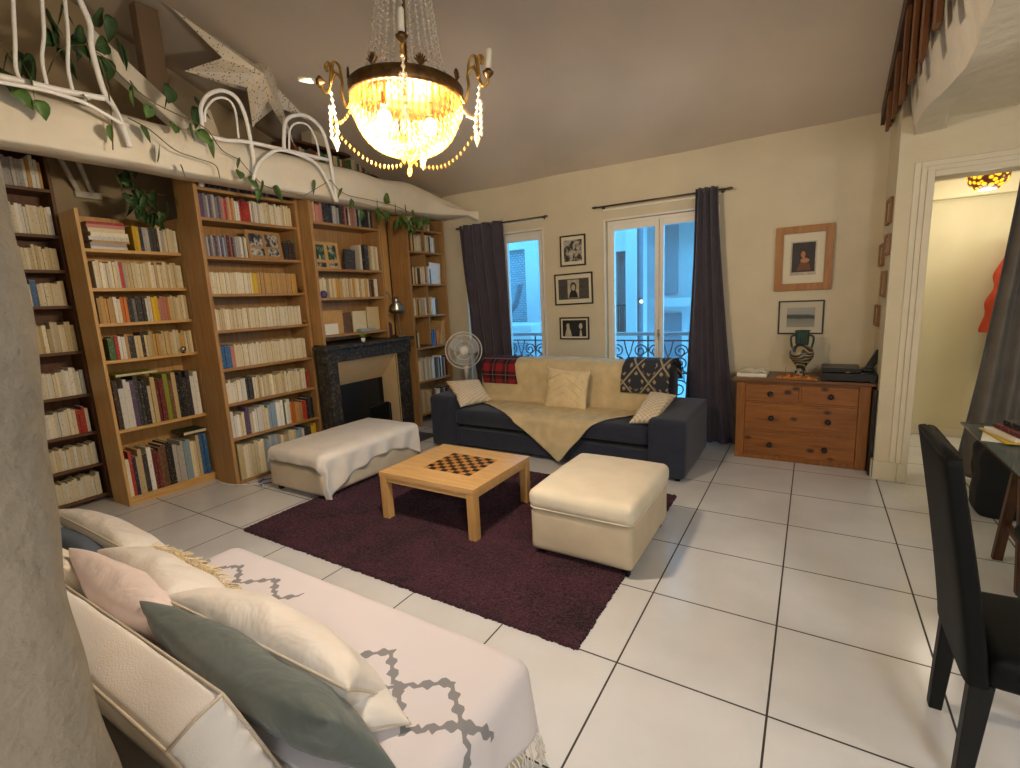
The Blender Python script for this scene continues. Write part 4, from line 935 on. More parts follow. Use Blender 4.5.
# cushions on the navy sofa
m, nt, b = new_mat('lattice'); co_ = coords(nt, 'UV', (34, 34, 34), (0, 0, PI/4))
c_ = node(nt, 'ShaderNodeTexBrick'); c_.offset = 0; c_.inputs['Scale'].default_value = 1; c_.inputs['Brick Width'].default_value = 1; c_.inputs['Row Height'].default_value = 1; c_.inputs['Mortar Size'].default_value = .13
c_.inputs['Color1'].default_value = srgb((198, 176, 144)); c_.inputs['Color2'].default_value = srgb((206, 186, 150)); c_.inputs['Mortar'].default_value = srgb((228, 220, 204)); nt.links.new(co_, c_.inputs[0]); nt.links.new(c_.outputs[0], b.inputs['Base Color']); b.inputs['Roughness'].default_value = .9
def quad_pillow(name, mat_, quad, t, label, cat='cushion', grp=None, pipe=None, wr=.012, seed=0, power=.42, n=34):
    """cushion spanned between four corner points (TL, TR, BR, BL)"""
    A, B_, C_, D_ = [Vector(p) for p in quad]; cen = (A+B_+C_+D_)/4
    nn_ = ((B_-A).cross(D_-A)).normalized()
    if nn_.dot(Vector((0, 0, 1.7))-cen) < 0: nn_ = -nn_
    def pt(a, b_, s):
        a2 = a*(1-.07*(1-b_*b_)*abs(a)**3); b2 = b_*(1-.09*(1-a*a)*abs(b_)**3); u = (a2+1)/2; v = (b2+1)/2
        return A*(1-u)*(1-v)+B_*u*(1-v)+C_*u*v+D_*(1-u)*v
    q = MB()
    for s in (-1, 1):
        def fn(u, v, s=s):
            a = math.sin((2*u-1)*PI/2); b_ = math.sin((2*v-1)*PI/2); p = pt(a, b_, s); e = (1-a*a)*(1-b_*b_)
            th_ = t/2*e**power
            w = wr*nz(a*2.2+seed, b_*1.4, s*2.)*min(1, e*2)+wr*.30*nz(a*5+seed, b_*2.4+seed, s)*min(1, e*2)
            return p+nn_*(s*th_+w)
        q.grid(fn, n, n)
    o = q.build(name, mat_, None, smooth=True, weld=True, loc=cen); tag(o, label, cat, grp)
    ux = (B_-A).normalized(); uy = nn_.cross(ux).normalized(); ul = o.data.uv_layers.new(name='flat')
    for lp in o.data.loops:
        v = o.data.vertices[lp.vertex_index].co; ul.data[lp.index].uv = (v.dot(ux), v.dot(uy))
    if pipe:
        q = MB(); P = []
        for k in range(4):
            for i in range(14):
                c = math.sin((i/14*2-1)*PI/2); a, b_ = [(c, -1), (1, c), (-c, 1), (-1, -c)][k]; P.append(pt(a, b_, 0))
        q.tube(P, pipe, 6, closed=True); q.build('piping', 'seam_cloth', o, smooth=True)
    return o
def local_pillow(name, mat_, loc, w, h, t, rot, label, **k):
    o = pillow(name, mat_, (0, 0, 0), w, h, t, Euler((0, 0, 0)), label, **k); o.location = loc; o.rotation_euler = rot; return o
quad_pillow('cushion', 'lattice', [(-3.62, 4.42, .72), (-3.30, 4.64, .72), (-3.10, 4.60, .495), (-3.26, 4.20, .485)], .14, 'cream diamond-lattice cushion leaning on the left arm of the navy sofa', seed=3)
quad_pillow('cushion', 'lattice', [(-1.30, 4.66, .69), (-1.06, 4.70, .66), (-1.14, 4.22, .50), (-1.36, 4.19, .485)], .15, 'cream lattice cushion leaning against the right arm of the navy sofa', seed=8)
plain('tuft_cream', (226, 208, 168), .95, .08, 12, .7, 60, .006)
tc = local_pillow('cushion', 'tuft_cream', (-2.19, 4.67, .66), .50, .43, .13, E3(76, 2, -3), 'square cream tufted cushion with corner tassels in the middle of the navy sofa', seed=5)
for k in range(4):
    q = MB(); P = []
    for i in range(-8, 9):
        x = .20*i/8; y = -.15+.08*k+.12*(1-abs(i)/8); y = max(-.17, min(.17, y))
        zt_ = .065*max(.02, (1-(x/.24)**2)*(1-(y/.21)**2))**.42
        P.append((x, y, zt_+.002))
    q.tube(P, .0075, 6); o = q.build('tufted_chevron', 'tuft_cream', loc=(0, 0, 0), smooth=True); o.parent = tc
for sx in (-1, 1):
    for sy in (-1, 1):
        q = MB()
        for i in range(9):
            a = R.uniform(-.5, .5); q.tube([(sx*.235, sy*.205, 0), (sx*(.235+.025*math.cos(a)), sy*(.205+.02+.01*a), R.uniform(-.012, .012)), (sx*(.235+.035*math.cos(a)), sy*(.205+.03), R.uniform(-.02, .01))], .003, 4)
        o = q.build('tassel', 'tuft_cream', loc=(0, 0, 0)); o.parent = tc

# ------------------------------------------------------------------ pedestal fan
fx, fy, fz = -3.83, 5.08, 1.01
fan = thing('pedestal_fan', 'white pedestal fan between the corner bookcase and the navy sofa', 'fan', (fx, fy, 0))
FM = Matrix.Translation((fx, fy, fz)) @ Matrix.Rotation(D(42), 4, 'Z') @ Matrix.Rotation(D(86), 4, 'X')   # local z -> out of the fan
def ftr(q): q.v = [tuple(FM @ Vector(v)) for v in q.v]; return q
q = MB(); q.lathe([(.17, 0), (.17, .012), (.05, .03), (.02, .05)], (fx, fy+.03, 0), 28); q.build('base', 'white_enamel', fan, smooth=True)
q = MB(); q.lathe([(.016, .04), (.016, .62), (.024, .62), (.034, .80), (.026, .90), (.02, .96)], (fx, fy+.03, 0), 16); q.build('pole', 'white_enamel', fan, smooth=True)
q = MB(); RF = .235
for zz_, rr_ in ((.055, .05), (.05, .12), (.03, .19), (.0, RF), (-.03, .20), (-.05, .12)): q.tube([(rr_*math.cos(a*PI/20), rr_*math.sin(a*PI/20), zz_) for a in range(40)], .0028 if rr_ < RF else .0065, 6, closed=True)
for i in range(72):
    a = 2*PI*i/72; c, s = math.cos(a), math.sin(a)
    q.tube([(.045*c, .045*s, .055), (.12*c, .12*s, .05), (.19*c, .19*s, .03), (RF*c, RF*s, 0), (.20*c, .20*s, -.03), (.10*c, .10*s, -.055)], .0012, 3, cap=False)
ftr(q).build('grille', 'white_enamel', fan)
q = MB(); q.lathe([(.001, .068), (.045, .066), (.056, .058), (.058, .048), (.001, .046)], (0, 0, 0), 24); ftr(q).build('hub_cap', 'white_enamel', fan, smooth=True)
fbl = glassmix('fan_plastic', (200, 205, 205), .35, .2)
for k in range(3):
    q = MB(); a0 = k*2*PI/3+.35
    def bf(u, v):
        r = .04+.165*u; a = a0+(v-.5)*(1.25-.2*u)*(.55+.9*math.sin(PI*min(1, u*.8+.18))); return (r*math.cos(a), r*math.sin(a), .012*math.sin((v-.5)*3)+.0)
    q.grid(bf, 10, 8); ftr(q).build('blade', fbl, fan, smooth=True, solid=.002)
q = MB(); q.lathe([(.001, -.16), (.04, -.155), (.055, -.12), (.055, -.06), (.02, -.05)], (0, 0, 0), 20); ftr(q).build('motor', 'white_enamel', fan, smooth=True)
# ------------------------------------------------------------------ daybed sofa in the foreground
DX0, DX1, DY0, DY1 = -3.40, -.775, .185, 1.27; DM = -2.62
db = thing('daybed', 'cream foreground sofa with deep seat and loose back cushions behind the pillar', 'sofa', ((DX0+DX1)/2, (DY0+DY1)/2, 0))
q = MB(); puffbox(q, DM, DX1, DY0+.02, DY1, .04, .27, .03, 0, 20, .002, 2, .003); q.build('base', 'cream_body', db, smooth=True, weld=True)
q = MB(); puffbox(q, DX0, DM-.004, DY0+.02, 1.03, .04, .27, .03, 0, 20, .002, 2, .003); q.build('base', 'cream_body', db, smooth=True, weld=True)
q = MB(); puffbox(q, DX0, DM-.004, DY0+.18, 1.04, .272, .405, .045, .018, 24, .004, 2, .006); q.build('seat_cushion', 'linen_white', db, smooth=True, weld=True)
q = MB(); puffbox(q, DM, DX1-.012, DY0+.18, DY1+.01, .272, .396, .055, .010, 40, .004, 2, .006); q.build('seat_cushion', 'linen_white', db, smooth=True, weld=True)
q = MB(); puffbox(q, DX0, DX1-.30, DY0, DY0+.16, .27, .60, .035, 0, 20, 0, 2, .003); q.build('backrest', 'cream_body', db, smooth=True, weld=True)
# loose back cushion with piping and a gathered end
for k, (xa, xb_) in enumerate(((-3.2, -2.16), (-2.14, -1.08))):
    q = MB(); puffbox(q, xa, xb_, -.065, .065, -.02, .345, .018, .010, 44, .004, k*3, .016)
    n_ = len(q.v)
    pw = MB(); 
    for yy in (-.063, .063): pw.tube([(xa+.03, yy, .344), (xb_-.02, yy, .345), (xb_-.002, yy, .343), (xb_+.004, yy, .30), (xb_+.008, yy, .0)], .0042, 6)
    pw.tube([(xb_-.002, -.063, .344), (xb_-.002, 0, .350), (xb_-.002, .063, .344)], .0042, 6)
    ML = Matrix.Translation((0, .518, .449)) @ Matrix.Rotation(D(19), 4, 'X')
    # small gathers on the end face
    nv_ = []
    for v in q.v:
        x, y, z = v
        if x > xb_-.004: x += .010*math.sin(z*100)*max(0, abs(y)/.065-.15)*(z < .33)-.003
        nv_.append(tuple(ML @ Vector((x, y, z))))
    q.v = nv_; bc = q.build('back_cushion', 'linen_white', db, smooth=True, weld=True)
    pw.v = [tuple(ML @ Vector(v)) for v in pw.v]; pw.build('piping', 'seam_cloth', bc, smooth=True)
for x in (DX0+.06, DX1-.1):
    for y in (DY0+.08, DY1-.1): MB().box(x, x+.05, y, y+.05, 0, .045).build('foot', 'black_wood', db)
# white throw with grey zigzag rhombs
m, nt, b = new_mat('zigzag_weave')
uv = node(nt, 'ShaderNodeUVMap'); uv.uv_map = 'flat'; sp = node(nt, 'ShaderNodeSeparateXYZ'); nt.links.new(uv.outputs[0], sp.inputs[0])
def mth(op, a, b_=None, c=None):
    n_ = node(nt, 'ShaderNodeMath', operation=op)
    for i, v in enumerate((a, b_, c)):
        if v is None: continue
        if isinstance(v, (int, float)): n_.inputs[i].default_value = v
        else: nt.links.new(v, n_.inputs[i])
    return n_.outputs[0]
st = .02                                     # stepped (woven) coordinates
sx = mth('MULTIPLY', mth('ROUND', mth('DIVIDE', sp.outputs[0], st)), st); sy = mth('MULTIPLY', mth('ROUND', mth('DIVIDE', sp.outputs[1], st)), st)
zx = mth('ADD', sp.outputs[0], mth('MULTIPLY', mth('PINGPONG', sp.outputs[1], st), .9)); zy = mth('ADD', sp.outputs[1], mth('MULTIPLY', mth('PINGPONG', sp.outputs[0], st), .9))
PX = .27; LY = .105
shift = mth('MULTIPLY', mth('LESS_THAN', sp.outputs[0], -1.5), .10)
ax = mth('DIVIDE', mth('PINGPONG', mth('ADD', zx, 20*PX+1.065+PX/2), PX/2), PX/2); ay = mth('DIVIDE', mth('ABSOLUTE', mth('SUBTRACT', zy, mth('ADD', .965, shift))), LY)
d_ = mth('ABSOLUTE', mth('SUBTRACT', mth('ADD', ax, ay), 1.0))
gap = mth('MULTIPLY', mth('GREATER_THAN', sp.outputs[0], -1.80), mth('LESS_THAN', sp.outputs[0], -1.34))
gap = mth('MAXIMUM', gap, mth('GREATER_THAN', sp.outputs[0], -.70))
ln = mth('MULTIPLY', mth('LESS_THAN', d_, .15), mth('SUBTRACT', 1.0, gap))
# open gaps where the rhombs would touch every other one
nn = node(nt, 'ShaderNodeTexNoise'); nn.inputs['Scale'].default_value = 400; nt.links.new(uv.outputs[0], nn.inputs[0])
wv = node(nt, 'ShaderNodeTexWave'); wv.inputs['Scale'].default_value = 120; nt.links.new(uv.outputs[0], wv.inputs[0])
mx = node(nt, 'ShaderNodeMix', data_type='RGBA'); nt.links.new(mth('MULTIPLY', ln, .85), mx.inputs[0]); mx.inputs[6].default_value = srgb((213, 207, 212)); mx.inputs[7].default_value = srgb((112, 112, 116))
nt.links.new(mx.outputs[2], b.inputs['Base Color']); b.inputs['Roughness'].default_value = .95; bump(nt, b, wv.outputs[0], .25, .002)
TX0, TX1, TY0, TY1, TZ = -2.50, -.82, .60, 1.235, .420
q = MB(); NU, NV = 150, 90; fl = []
FX0, FX1, FY0, FY1 = -2.62, -.54, .62, 1.56
def tf_(u, v):
    x = FX0+(FX1-FX0)*u; y = FY0+(FY1-FY0)*v
    y += .02*math.sin(x*3)*(v)
    p = drape_top(x, y, TX0, TX1, .2, TY1, TZ, .06, .012)
    hang = max(0, TZ-.06-p.z)
    ex = max(0, x-TX1); ey = max(0, y-TY1)
    if ex > 0 and ey > 0:                      # corner falls in a soft fold, flares outward
        p.x += .10*hang; p.y += .02*hang
    elif ex > 0: p.x += .014*math.sin(y*22)*min(1, hang*8)+.05*hang
    elif ey > 0: p.y += .012*math.sin(x*15)*min(1, hang*8)+.05*hang
    p.z = max(.012, p.z+.003*nz(x*8, y*8))
    return p
q.grid(tf_, NU, NV)
tw = q.build('fringed_throw', 'zigzag_weave', smooth=True, loc=(-1.8, .9, .3))
tag(tw, 'off-white woven throw with grey zigzag rhombs spread over the foreground sofa seat', 'throw')
uvl = tw.data.uv_layers.new(name='flat')
for lp in tw.data.loops:
    i = lp.vertex_index; u = (i//(NV+1))/NU; v = (i % (NV+1))/NV
    uvl.data[lp.index].uv = (FX0+(FX1-FX0)*u, FY0+(FY1-FY0)*v)
mo = tw.modifiers.new('solid', 'SOLIDIFY'); mo.thickness = .005; mo.offset = 1
q = MB()
for i in range(64):
    v = i/63; p = tf_(1, v); a = R.uniform(-.012, .012)
    q.tube([p, p+Vector((.012, a, -.02)), p+Vector((.010+R.uniform(-.01, .012), a*1.5, -.05)), p+Vector((.012+R.uniform(-.015, .02), a*2.2, -.075))], [.003, .003, .0026, .003], 5)
for v_ in q.v: pass
q.v = [(x, y, max(.004, z)) for x, y, z in q.v]
q.build('fringe', 'white_cloth', tw)
# pillows heaped along the back
def wrinkled(nm, col, rough, sh=0):
    plain(nm, col, rough, .06, 4, sheen=sh); nt = MATS[nm].node_tree; b = nt.nodes['Principled BSDF']
    n_ = node(nt, 'ShaderNodeTexNoise'); n_.inputs['Scale'].default_value = 5.5; n_.inputs['Detail'].default_value = 3; n_.inputs['Distortion'].default_value = .5; n_.inputs['Roughness'].default_value = .45
    nt.links.new(coords(nt, scale=(1, 1.3, .8)), n_.inputs[0]); bump(nt, b, n_.outputs[0], .6, .05)
wrinkled('sage_cloth', (88, 97, 94), .8, .2)
wrinkled('blush_cloth', (216, 200, 196), .85)
wrinkled('ivory_satin', (220, 214, 207), .65)
plain('slate_blue', (84, 96, 112), .85, .08)
g_ = 'pillows heaped on the foreground sofa'
QP = [
 ('sage_cloth', [(-1.90, .615, .685), (-.925, .61, .675), (-.84, .735, .445), (-1.86, .72, .46)], .165, 'grey-green pillow wedged against the front of the cream back cushion', 2, None, .03),
 ('ivory_satin', [(-1.95, .695, .635), (-1.0, .73, .63), (-1.03, .90, .455), (-1.98, .92, .46)], .23, 'long ivory pillow with piped seam standing against the grey-green pillow', 12, .005, .026),
 ('ivory_satin', [(-1.24, .80, .515), (-1.02, .735, .48), (-.93, .868, .442), (-1.2, .96, .452)], .09, 'small ivory pillow tucked under the piped pillow with its corner on the throw', 22, .004, .016),
 ('blush_cloth', [(-2.62, .645, .69), (-1.79, .605, .665), (-1.76, .72, .47), (-2.62, .76, .47)], .165, 'pale blush pillow left of the grey-green pillow', 32, None, .026),
 ('ivory_satin', [(-2.66, .745, .62), (-1.93, .71, .625), (-1.88, .94, .465), (-2.66, .95, .47)], .17, 'ivory pillow with a cream tassel fringe along its edge', 42, None, .022),
 ('ivory_satin', [(-3.52, .82, .61), (-2.60, .82, .605), (-2.46, 1.01, .46), (-3.55, 1.02, .465)], .15, 'white pillow at the far end of the heap on the foreground sofa', 52, .004, .022),
 ('slate_blue', [(-3.40, .72, .57), (-2.66, .73, .57), (-2.62, .90, .445), (-3.4, .92, .445)], .12, 'dark slate-blue pillow under the farthest white pillow', 62, None, .02),
 ('cream_cloth', [(-2.98, .60, .66), (-2.50, .59, .66), (-2.48, .68, .47), (-2.98, .69, .47)], .12, 'cream pillow mostly hidden behind the pillar edge', 72, None, .02)]
for mt, quad, t, lb, sd, pp_, wr_ in QP:
    o = quad_pillow('pillow', mt, quad, t, lb, 'pillow', g_, pp_, wr_*.6, sd)
    if sd == 42:
        A, B_, C_, D_ = [Vector(p) for p in quad]; q = MB()
        for i in range(90):
            f = i/89; p = (D_*.55+A*.45)*(1-f)+(C_*.9+B_*.1)*f+Vector((0, .02, .075*(1-abs(2*f-1)**2)))
            for k in range(2):
                a = Vector((R.uniform(-.02, .03), R.uniform(-.01, .035), R.uniform(.0, .03))); q.tube([p, p+a*.6+Vector((0, 0, .014)), p+a*1.2+Vector((0, .01, -.008))], .0026, 4)
        q.build('fringe', 'tuft_cream', o)
    if sd == 2:
        q = MB(); q.lathe([(.001, .010), (.012, .008), (.018, .002), (.018, -.004), (.001, -.005)], (-1.10, .725, .60), 12); q.build('button', 'slate_blue', o, smooth=True)
# ------------------------------------------------------------------ white bentwood frames on the beam
P1 = [(-4.12, 1.306, 3.65), (-4.12, 1.284, 3.509), (-4.12, 1.257, 3.29), (-4.12, 1.235, 3.125), (-4.12, 1.249, 3.048)]
P2 = [(-4.12, 1.446, 3.716), (-4.12, 1.423, 3.569), (-4.12, 1.401, 3.373), (-4.12, 1.368, 3.221), (-4.12, 1.367, 3.068)]
P3 = [(-4.12, 1.56, 3.769), (-4.12, 1.541, 3.621), (-4.12, 1.525, 3.421), (-4.12, 1.492, 3.212), (-4.12, 1.495, 3.072)]
P4 = [(-4.12, 1.592, 3.785), (-4.12, 1.622, 3.656), (-4.12, 1.654, 3.524), (-4.12, 1.641, 3.377), (-4.12, 1.662, 3.16), (-4.12, 1.68, 3.097)]
S1 = [(-4.12, 1.073, 3.049), (-4.12, 1.251, 3.059), (-4.12, 1.429, 3.064), (-4.12, 1.684, 3.086)]
S2 = [(-4.05, 1.089, 2.995), (-4.05, 1.303, 3.014), (-4.05, 1.41, 3.013), (-4.05, 1.523, 2.999), (-4.05, 1.623, 2.961), (-4.05, 1.723, 2.919)]
S3 = [(-4.12, 1.682, 3.11), (-4.12, 1.727, 2.998), (-4.12, 1.755, 2.877), (-4.12, 1.767, 2.801)]
A1 = [(-4.12, 2.28, 3.024), (-4.12, 2.292, 3.107), (-4.12, 2.3, 3.21), (-4.12, 2.368, 3.316), (-4.12, 2.486, 3.384), (-4.12, 2.597, 3.365), (-4.12, 2.653, 3.255), (-4.12, 2.675, 3.081), (-4.12, 2.679, 2.859), (-4.12, 2.642, 2.659)]
A1i = [(-4.12, 2.314, 3.105), (-4.12, 2.337, 3.205), (-4.12, 2.419, 3.302), (-4.12, 2.518, 3.331), (-4.12, 2.574, 3.264), (-4.12, 2.573, 3.049)]
R1 = [(-4.12, 2.3, 3.007), (-4.12, 2.451, 3.005), (-4.12, 2.652, 3.036), (-4.12, 2.997, 3.048), (-4.12, 3.476, 3.059)]
R2 = [(-4.05, 2.608, 2.715), (-4.05, 2.67, 2.845), (-4.05, 2.785, 2.957), (-4.05, 2.906, 3.015), (-4.05, 3.116, 3.009), (-4.05, 3.282, 2.959), (-4.05, 3.396, 2.789), (-4.05, 3.45, 2.653)]
A2 = [(-4.12, 2.987, 3.046), (-4.12, 3.005, 3.176), (-4.12, 3.036, 3.292), (-4.12, 3.116, 3.363), (-4.12, 3.268, 3.404), (-4.12, 3.415, 3.337), (-4.12, 3.476, 3.181), (-4.12, 3.501, 2.948), (-4.12, 3.522, 2.672)]
A2i = [(-4.12, 3.039, 3.057), (-4.12, 3.073, 3.234), (-4.12, 3.156, 3.314), (-4.12, 3.274, 3.322), (-4.12, 3.347, 3.216), (-4.12, 3.366, 3.064)]
LA = [(-4.35, 1.293, 3.25), (-4.35, 1.259, 3.153), (-4.35, 1.232, 3.071), (-4.35, 1.247, 3.023), (-4.35, 1.525, 3.57), (-4.35, 1.568, 3.516), (-4.35, 1.621, 3.458), (-4.35, 1.662, 3.442), (-4.35, 1.825, 3.699), (-4.35, 1.811, 3.496), (-4.35, 1.944, 3.545), (-4.35, 2.194, 3.368), (-4.35, 2.388, 3.339), (-4.35, 1.38, 3.327), (-4.35, 1.711, 3.547), (-4.35, 1.588, 3.643), (-4.35, 1.372, 3.22), (-4.35, 1.751, 3.373)]
LB = [(-4.08, 1.278, 3.063), (-4.08, 1.304, 2.943), (-4.08, 1.211, 2.977), (-4.08, 1.54, 3.047), (-4.08, 1.808, 3.17), (-4.08, 1.837, 3.205), (-4.08, 1.916, 3.086), (-4.08, 1.638, 2.885), (-4.08, 1.851, 2.938), (-4.08, 1.933, 2.817), (-4.08, 2.061, 3.011), (-4.08, 2.173, 3.025), (-4.08, 2.243, 3.007), (-4.08, 2.308, 2.943), (-4.08, 2.066, 2.727), (-4.08, 2.518, 2.86), (-4.08, 2.521, 2.767), (-4.08, 2.602, 2.735), (-4.08, 2.707, 2.72), (-4.08, 2.824, 2.69), (-4.08, 2.659, 2.64), (-4.08, 3.229, 2.807), (-4.08, 3.54, 2.783), (-4.08, 3.681, 2.698), (-4.08, 4.027, 2.725), (-4.08, 4.155, 2.805), (-4.08, 4.301, 2.74), (-4.08, 4.461, 2.727), (-4.08, 4.574, 2.685), (-4.08, 4.673, 2.64), (-4.08, 3.802, 2.605)]
LC = [(-4.96, 2.104, 2.837), (-4.96, 2.059, 2.734), (-4.96, 2.127, 2.656), (-4.96, 2.092, 2.57), (-4.96, 2.213, 2.627), (-4.96, 2.155, 2.495), (-4.96, 2.233, 2.504), (-4.96, 2.185, 2.44), (-4.96, 2.269, 2.483), (-4.96, 2.131, 2.534), (-4.96, 2.046, 2.604), (-4.96, 2.368, 2.605)]
LD = [(-4.16, 4.291, 2.64), (-4.16, 4.445, 2.58), (-4.16, 4.185, 2.66), (-4.16, 4.581, 2.594)]
ST1 = [(-4.1, 1.653, 3.358), (-4.1, 1.709, 3.329), (-4.1, 1.796, 3.235), (-4.1, 1.934, 3.148), (-4.1, 2.071, 3.107), (-4.1, 2.297, 3.053), (-4.1, 2.407, 2.917), (-4.1, 2.548, 2.869)]
ST2 = [(-4.1, 1.668, 3.315), (-4.1, 1.685, 3.137), (-4.1, 1.673, 2.916), (-4.1, 1.653, 2.754)]
ST2b = [(-4.9, 1.969, 2.971), (-4.9, 1.975, 2.742), (-4.9, 2.039, 2.61)]
ST3 = [(-4.08, 1.767, 2.981), (-4.08, 1.894, 2.935), (-4.08, 2.041, 2.834), (-4.08, 2.184, 2.807), (-4.08, 2.323, 2.783), (-4.08, 2.348, 2.691)]
ST4 = [(-4.08, 2.535, 2.863), (-4.08, 2.609, 2.783), (-4.08, 2.705, 2.704), (-4.08, 2.821, 2.673)]
ST5 = [(-4.08, 3.43, 2.859), (-4.08, 3.599, 2.754), (-4.08, 3.929, 2.742), (-4.08, 4.3, 2.729), (-4.08, 4.71, 2.655)]
ST0 = [(-4.3, 1.24, 3.33), (-4.3, 1.317, 3.245), (-4.3, 1.392, 3.126), (-4.3, 1.532, 3.38), (-4.3, 1.706, 3.475), (-4.3, 1.785, 3.441)]
bw = thing('bentwood_chair', 'white bentwood chair with spindle back lying on the beam at the upper left', 'chair', (-4.12, 1.45, 3.05))
for nm, P, r in (('spindle', P1, .011), ('spindle', P2, .011), ('spindle', P3, .011), ('back_post', P4, .018), ('seat_rail', S1, .019), ('seat_hoop', S2, .013), ('leg', S3, .017)):
    MB().tube(spl(P, 6), r, 8).build(nm, 'white_enamel', bw, smooth=True)
q = MB(); q.tube(spl([(-4.12, 1.66, 3.09), (-4.06, 1.70, 3.0), (-4.05, 1.72, 2.92)]), .010, 6); q.tube([(-4.12, 1.25, 3.05), (-4.30, 1.24, 3.08), (-4.42, 1.3, 3.105)], .011, 6); q.tube([(-4.12, 1.60, 3.08), (-4.30, 1.60, 3.09), (-4.42, 1.6, 3.105)], .011, 6)
q.build('brace', 'white_enamel', bw, smooth=True)
b2 = thing('bentwood_bench', 'white bentwood bench frame with two arched backs overhanging the beam', 'bench', (-4.12, 2.9, 3.03))
for nm, P, r in (('back_arch', A1, .016), ('inner_arch', A1i, .009), ('seat_rail', R1, .016), ('front_hoop', R2, .014), ('back_arch', A2, .017), ('inner_arch', A2i, .009)):
    MB().tube(spl(P, 6), r, 8).build(nm, 'white_enamel', b2, smooth=True)
q = MB(); q.tube([(-4.12, 2.31, 3.02), (-4.30, 2.31, 3.07), (-4.40, 2.33, 3.115)], .012, 6); q.tube([(-4.12, 2.99, 3.045), (-4.3, 3.0, 3.08), (-4.40, 3.0, 3.118)], .012, 6); q.tube([(-4.12, 3.42, 3.06), (-4.3, 3.42, 3.09), (-4.40, 3.42, 3.12)], .012, 6)
q.build('brace', 'white_enamel', b2, smooth=True)
# ------------------------------------------------------------------ paper stars
m, nt, b = new_mat('star_paper'); co_ = coords(nt)
v_ = node(nt, 'ShaderNodeTexVoronoi'); v_.inputs['Scale'].default_value = 34; nt.links.new(co_, v_.inputs[0])
nt.links.new(ramp(nt, v_.outputs['Distance'], [(.20, srgb((86, 66, 50))), (.26, srgb((240, 228, 208)))]), b.inputs['Base Color']); b.inputs['Roughness'].default_value = .9
VR = [.38, .27, .24, .24, .13]
def star(tips, cf_, cb, label):
    q = MB(); n = len(tips); cf_ = Vector(cf_); cb = Vector(cb); T_ = [Vector(t) for t in tips]; c = (cf_+cb)/2
    V = []
    for i in range(n):
        m_ = (T_[i]-c).normalized()+(T_[(i+1) % n]-c).normalized()
        if m_.length < .2: m_ = Vector((0, 0, 1))
        V.append(c+m_.normalized()*VR[i % 5])
    vs = [cf_, cb]+T_+V; fs = []
    for i in range(n):
        t = 2+i; a = 2+n+(i-1) % n; b_ = 2+n+i
        fs += [(0, a, t), (0, t, b_), (1, t, a), (1, b_, t)]
    q.add(vs, fs); o = q.build('paper_star', 'star_paper'); return tag(o, label, 'paper star', 'perforated paper stars')
star([(-4.62, 2.457, 4.12), (-4.55, 2.442, 3.623), (-4.5, 2.963, 3.302), (-4.5, 3.392, 3.232), (-4.85, 3.497, 4.137)], (-4.36, 3.04, 3.75), (-4.78, 3.33, 3.94), 'large perforated white paper star in front, resting behind the arched bentwood frame')
star([(-5.0, 3.116, 4.41), (-4.98, 2.796, 3.811), (-4.95, 3.253, 3.485), (-4.9, 3.90, 3.70), (-5.2, 3.80, 4.10)], (-4.80, 3.405, 3.931), (-5.2, 3.6, 4.04), 'second perforated paper star leaning behind the larger star')
# loft things
us = thing('low_bookcase', 'low brown wooden bookcase standing on the loft behind the bentwood bench', 'bookcase', (-5.0, 4.4, 3.092))
q = MB(); q.box(-5.32, -5.0, 3.70, 5.02, 3.092, 3.12); q.box(-5.32, -5.0, 3.70, 5.02, 3.47, 3.50); q.box(-5.32, -5.0, 3.70, 3.76, 3.12, 3.47); q.box(-5.32, -5.0, 4.98, 5.02, 3.12, 3.47); q.box(-5.32, -5.0, 3.76, 4.98, 3.30, 3.32)
q.build('frame', 'slat_wood', us, bev=.003)
q = MB(); mats = ['book_light_grey', 'book_green', 'book_cream', 'book_red', 'book_brown']; y = 3.78
while y < 4.93:
    t = R.uniform(.02, .04); q.cur = R.randrange(5); q.box(-5.28, -5.03, y, y+t-.002, 3.322, 3.322+R.uniform(.09, .13)); q.cur = R.randrange(5); q.box(-5.28, -5.03, y, y+t-.002, 3.122, 3.122+R.uniform(.11, .16)); y += t
q.cur = 0; tag(q.build('book_rows', mats), 'row of books in the low bookcase on the loft, hardly visible behind the bench', 'books', kind='stuff')
box_thing('box', 'cream_body', 'small cream box on top of the low loft bookcase', 'box', -5.2, -5.02, 4.02, 4.22, 3.502, 3.66)
box_thing('board', 'cream_body', 'cream board leaning inside the left arch of the bentwood bench', 'board', -4.66, -4.64, 2.58, 2.74, 3.12, 3.40, rot=(.25, 'X'))
box_thing('board', 'tan_book', 'tan board leaning behind the left arch of the bentwood bench', 'board', -4.72, -4.70, 2.66, 2.76, 3.12, 3.42, rot=(.3, 'X'))
# ------------------------------------------------------------------ trailing vine
def leaf(q, p, s, rng):
    p = Vector(p); a = rng.uniform(-.9, .9); M_ = Matrix.Translation(p) @ Matrix.Rotation(rng.uniform(-.7, .7)+.75, 4, 'Z') @ Matrix.Rotation(rng.uniform(-.5, .5), 4, 'Y') @ Matrix.Rotation(a, 4, 'X')
    out = [(0, 0), (.28, .16), (.46, .02), (.5, -.22), (.36, -.58), (0, -1.05)]
    L_ = [Vector((.10*abs(x), x, z))*s for x, z in out]; Rr = [Vector((.10*abs(x), -x, z))*s for x, z in out]
    mid = [Vector((0, 0, z))*s for x, z in out]; vs = [M_ @ v for v in L_+mid+Rr]; n = len(out); fs = []
    for i in range(n-1): fs += [(i, i+1, n+i+1, n+i), (n+i, n+i+1, 2*n+i+1, 2*n+i)]
    q.add(vs, fs)
RL = random.Random(11)
vi = thing('trailing_vine', 'green trailing ivy-like vine winding through the bentwood chair and along the white beam', 'plant', (-4.1, 1.7, 3.0))
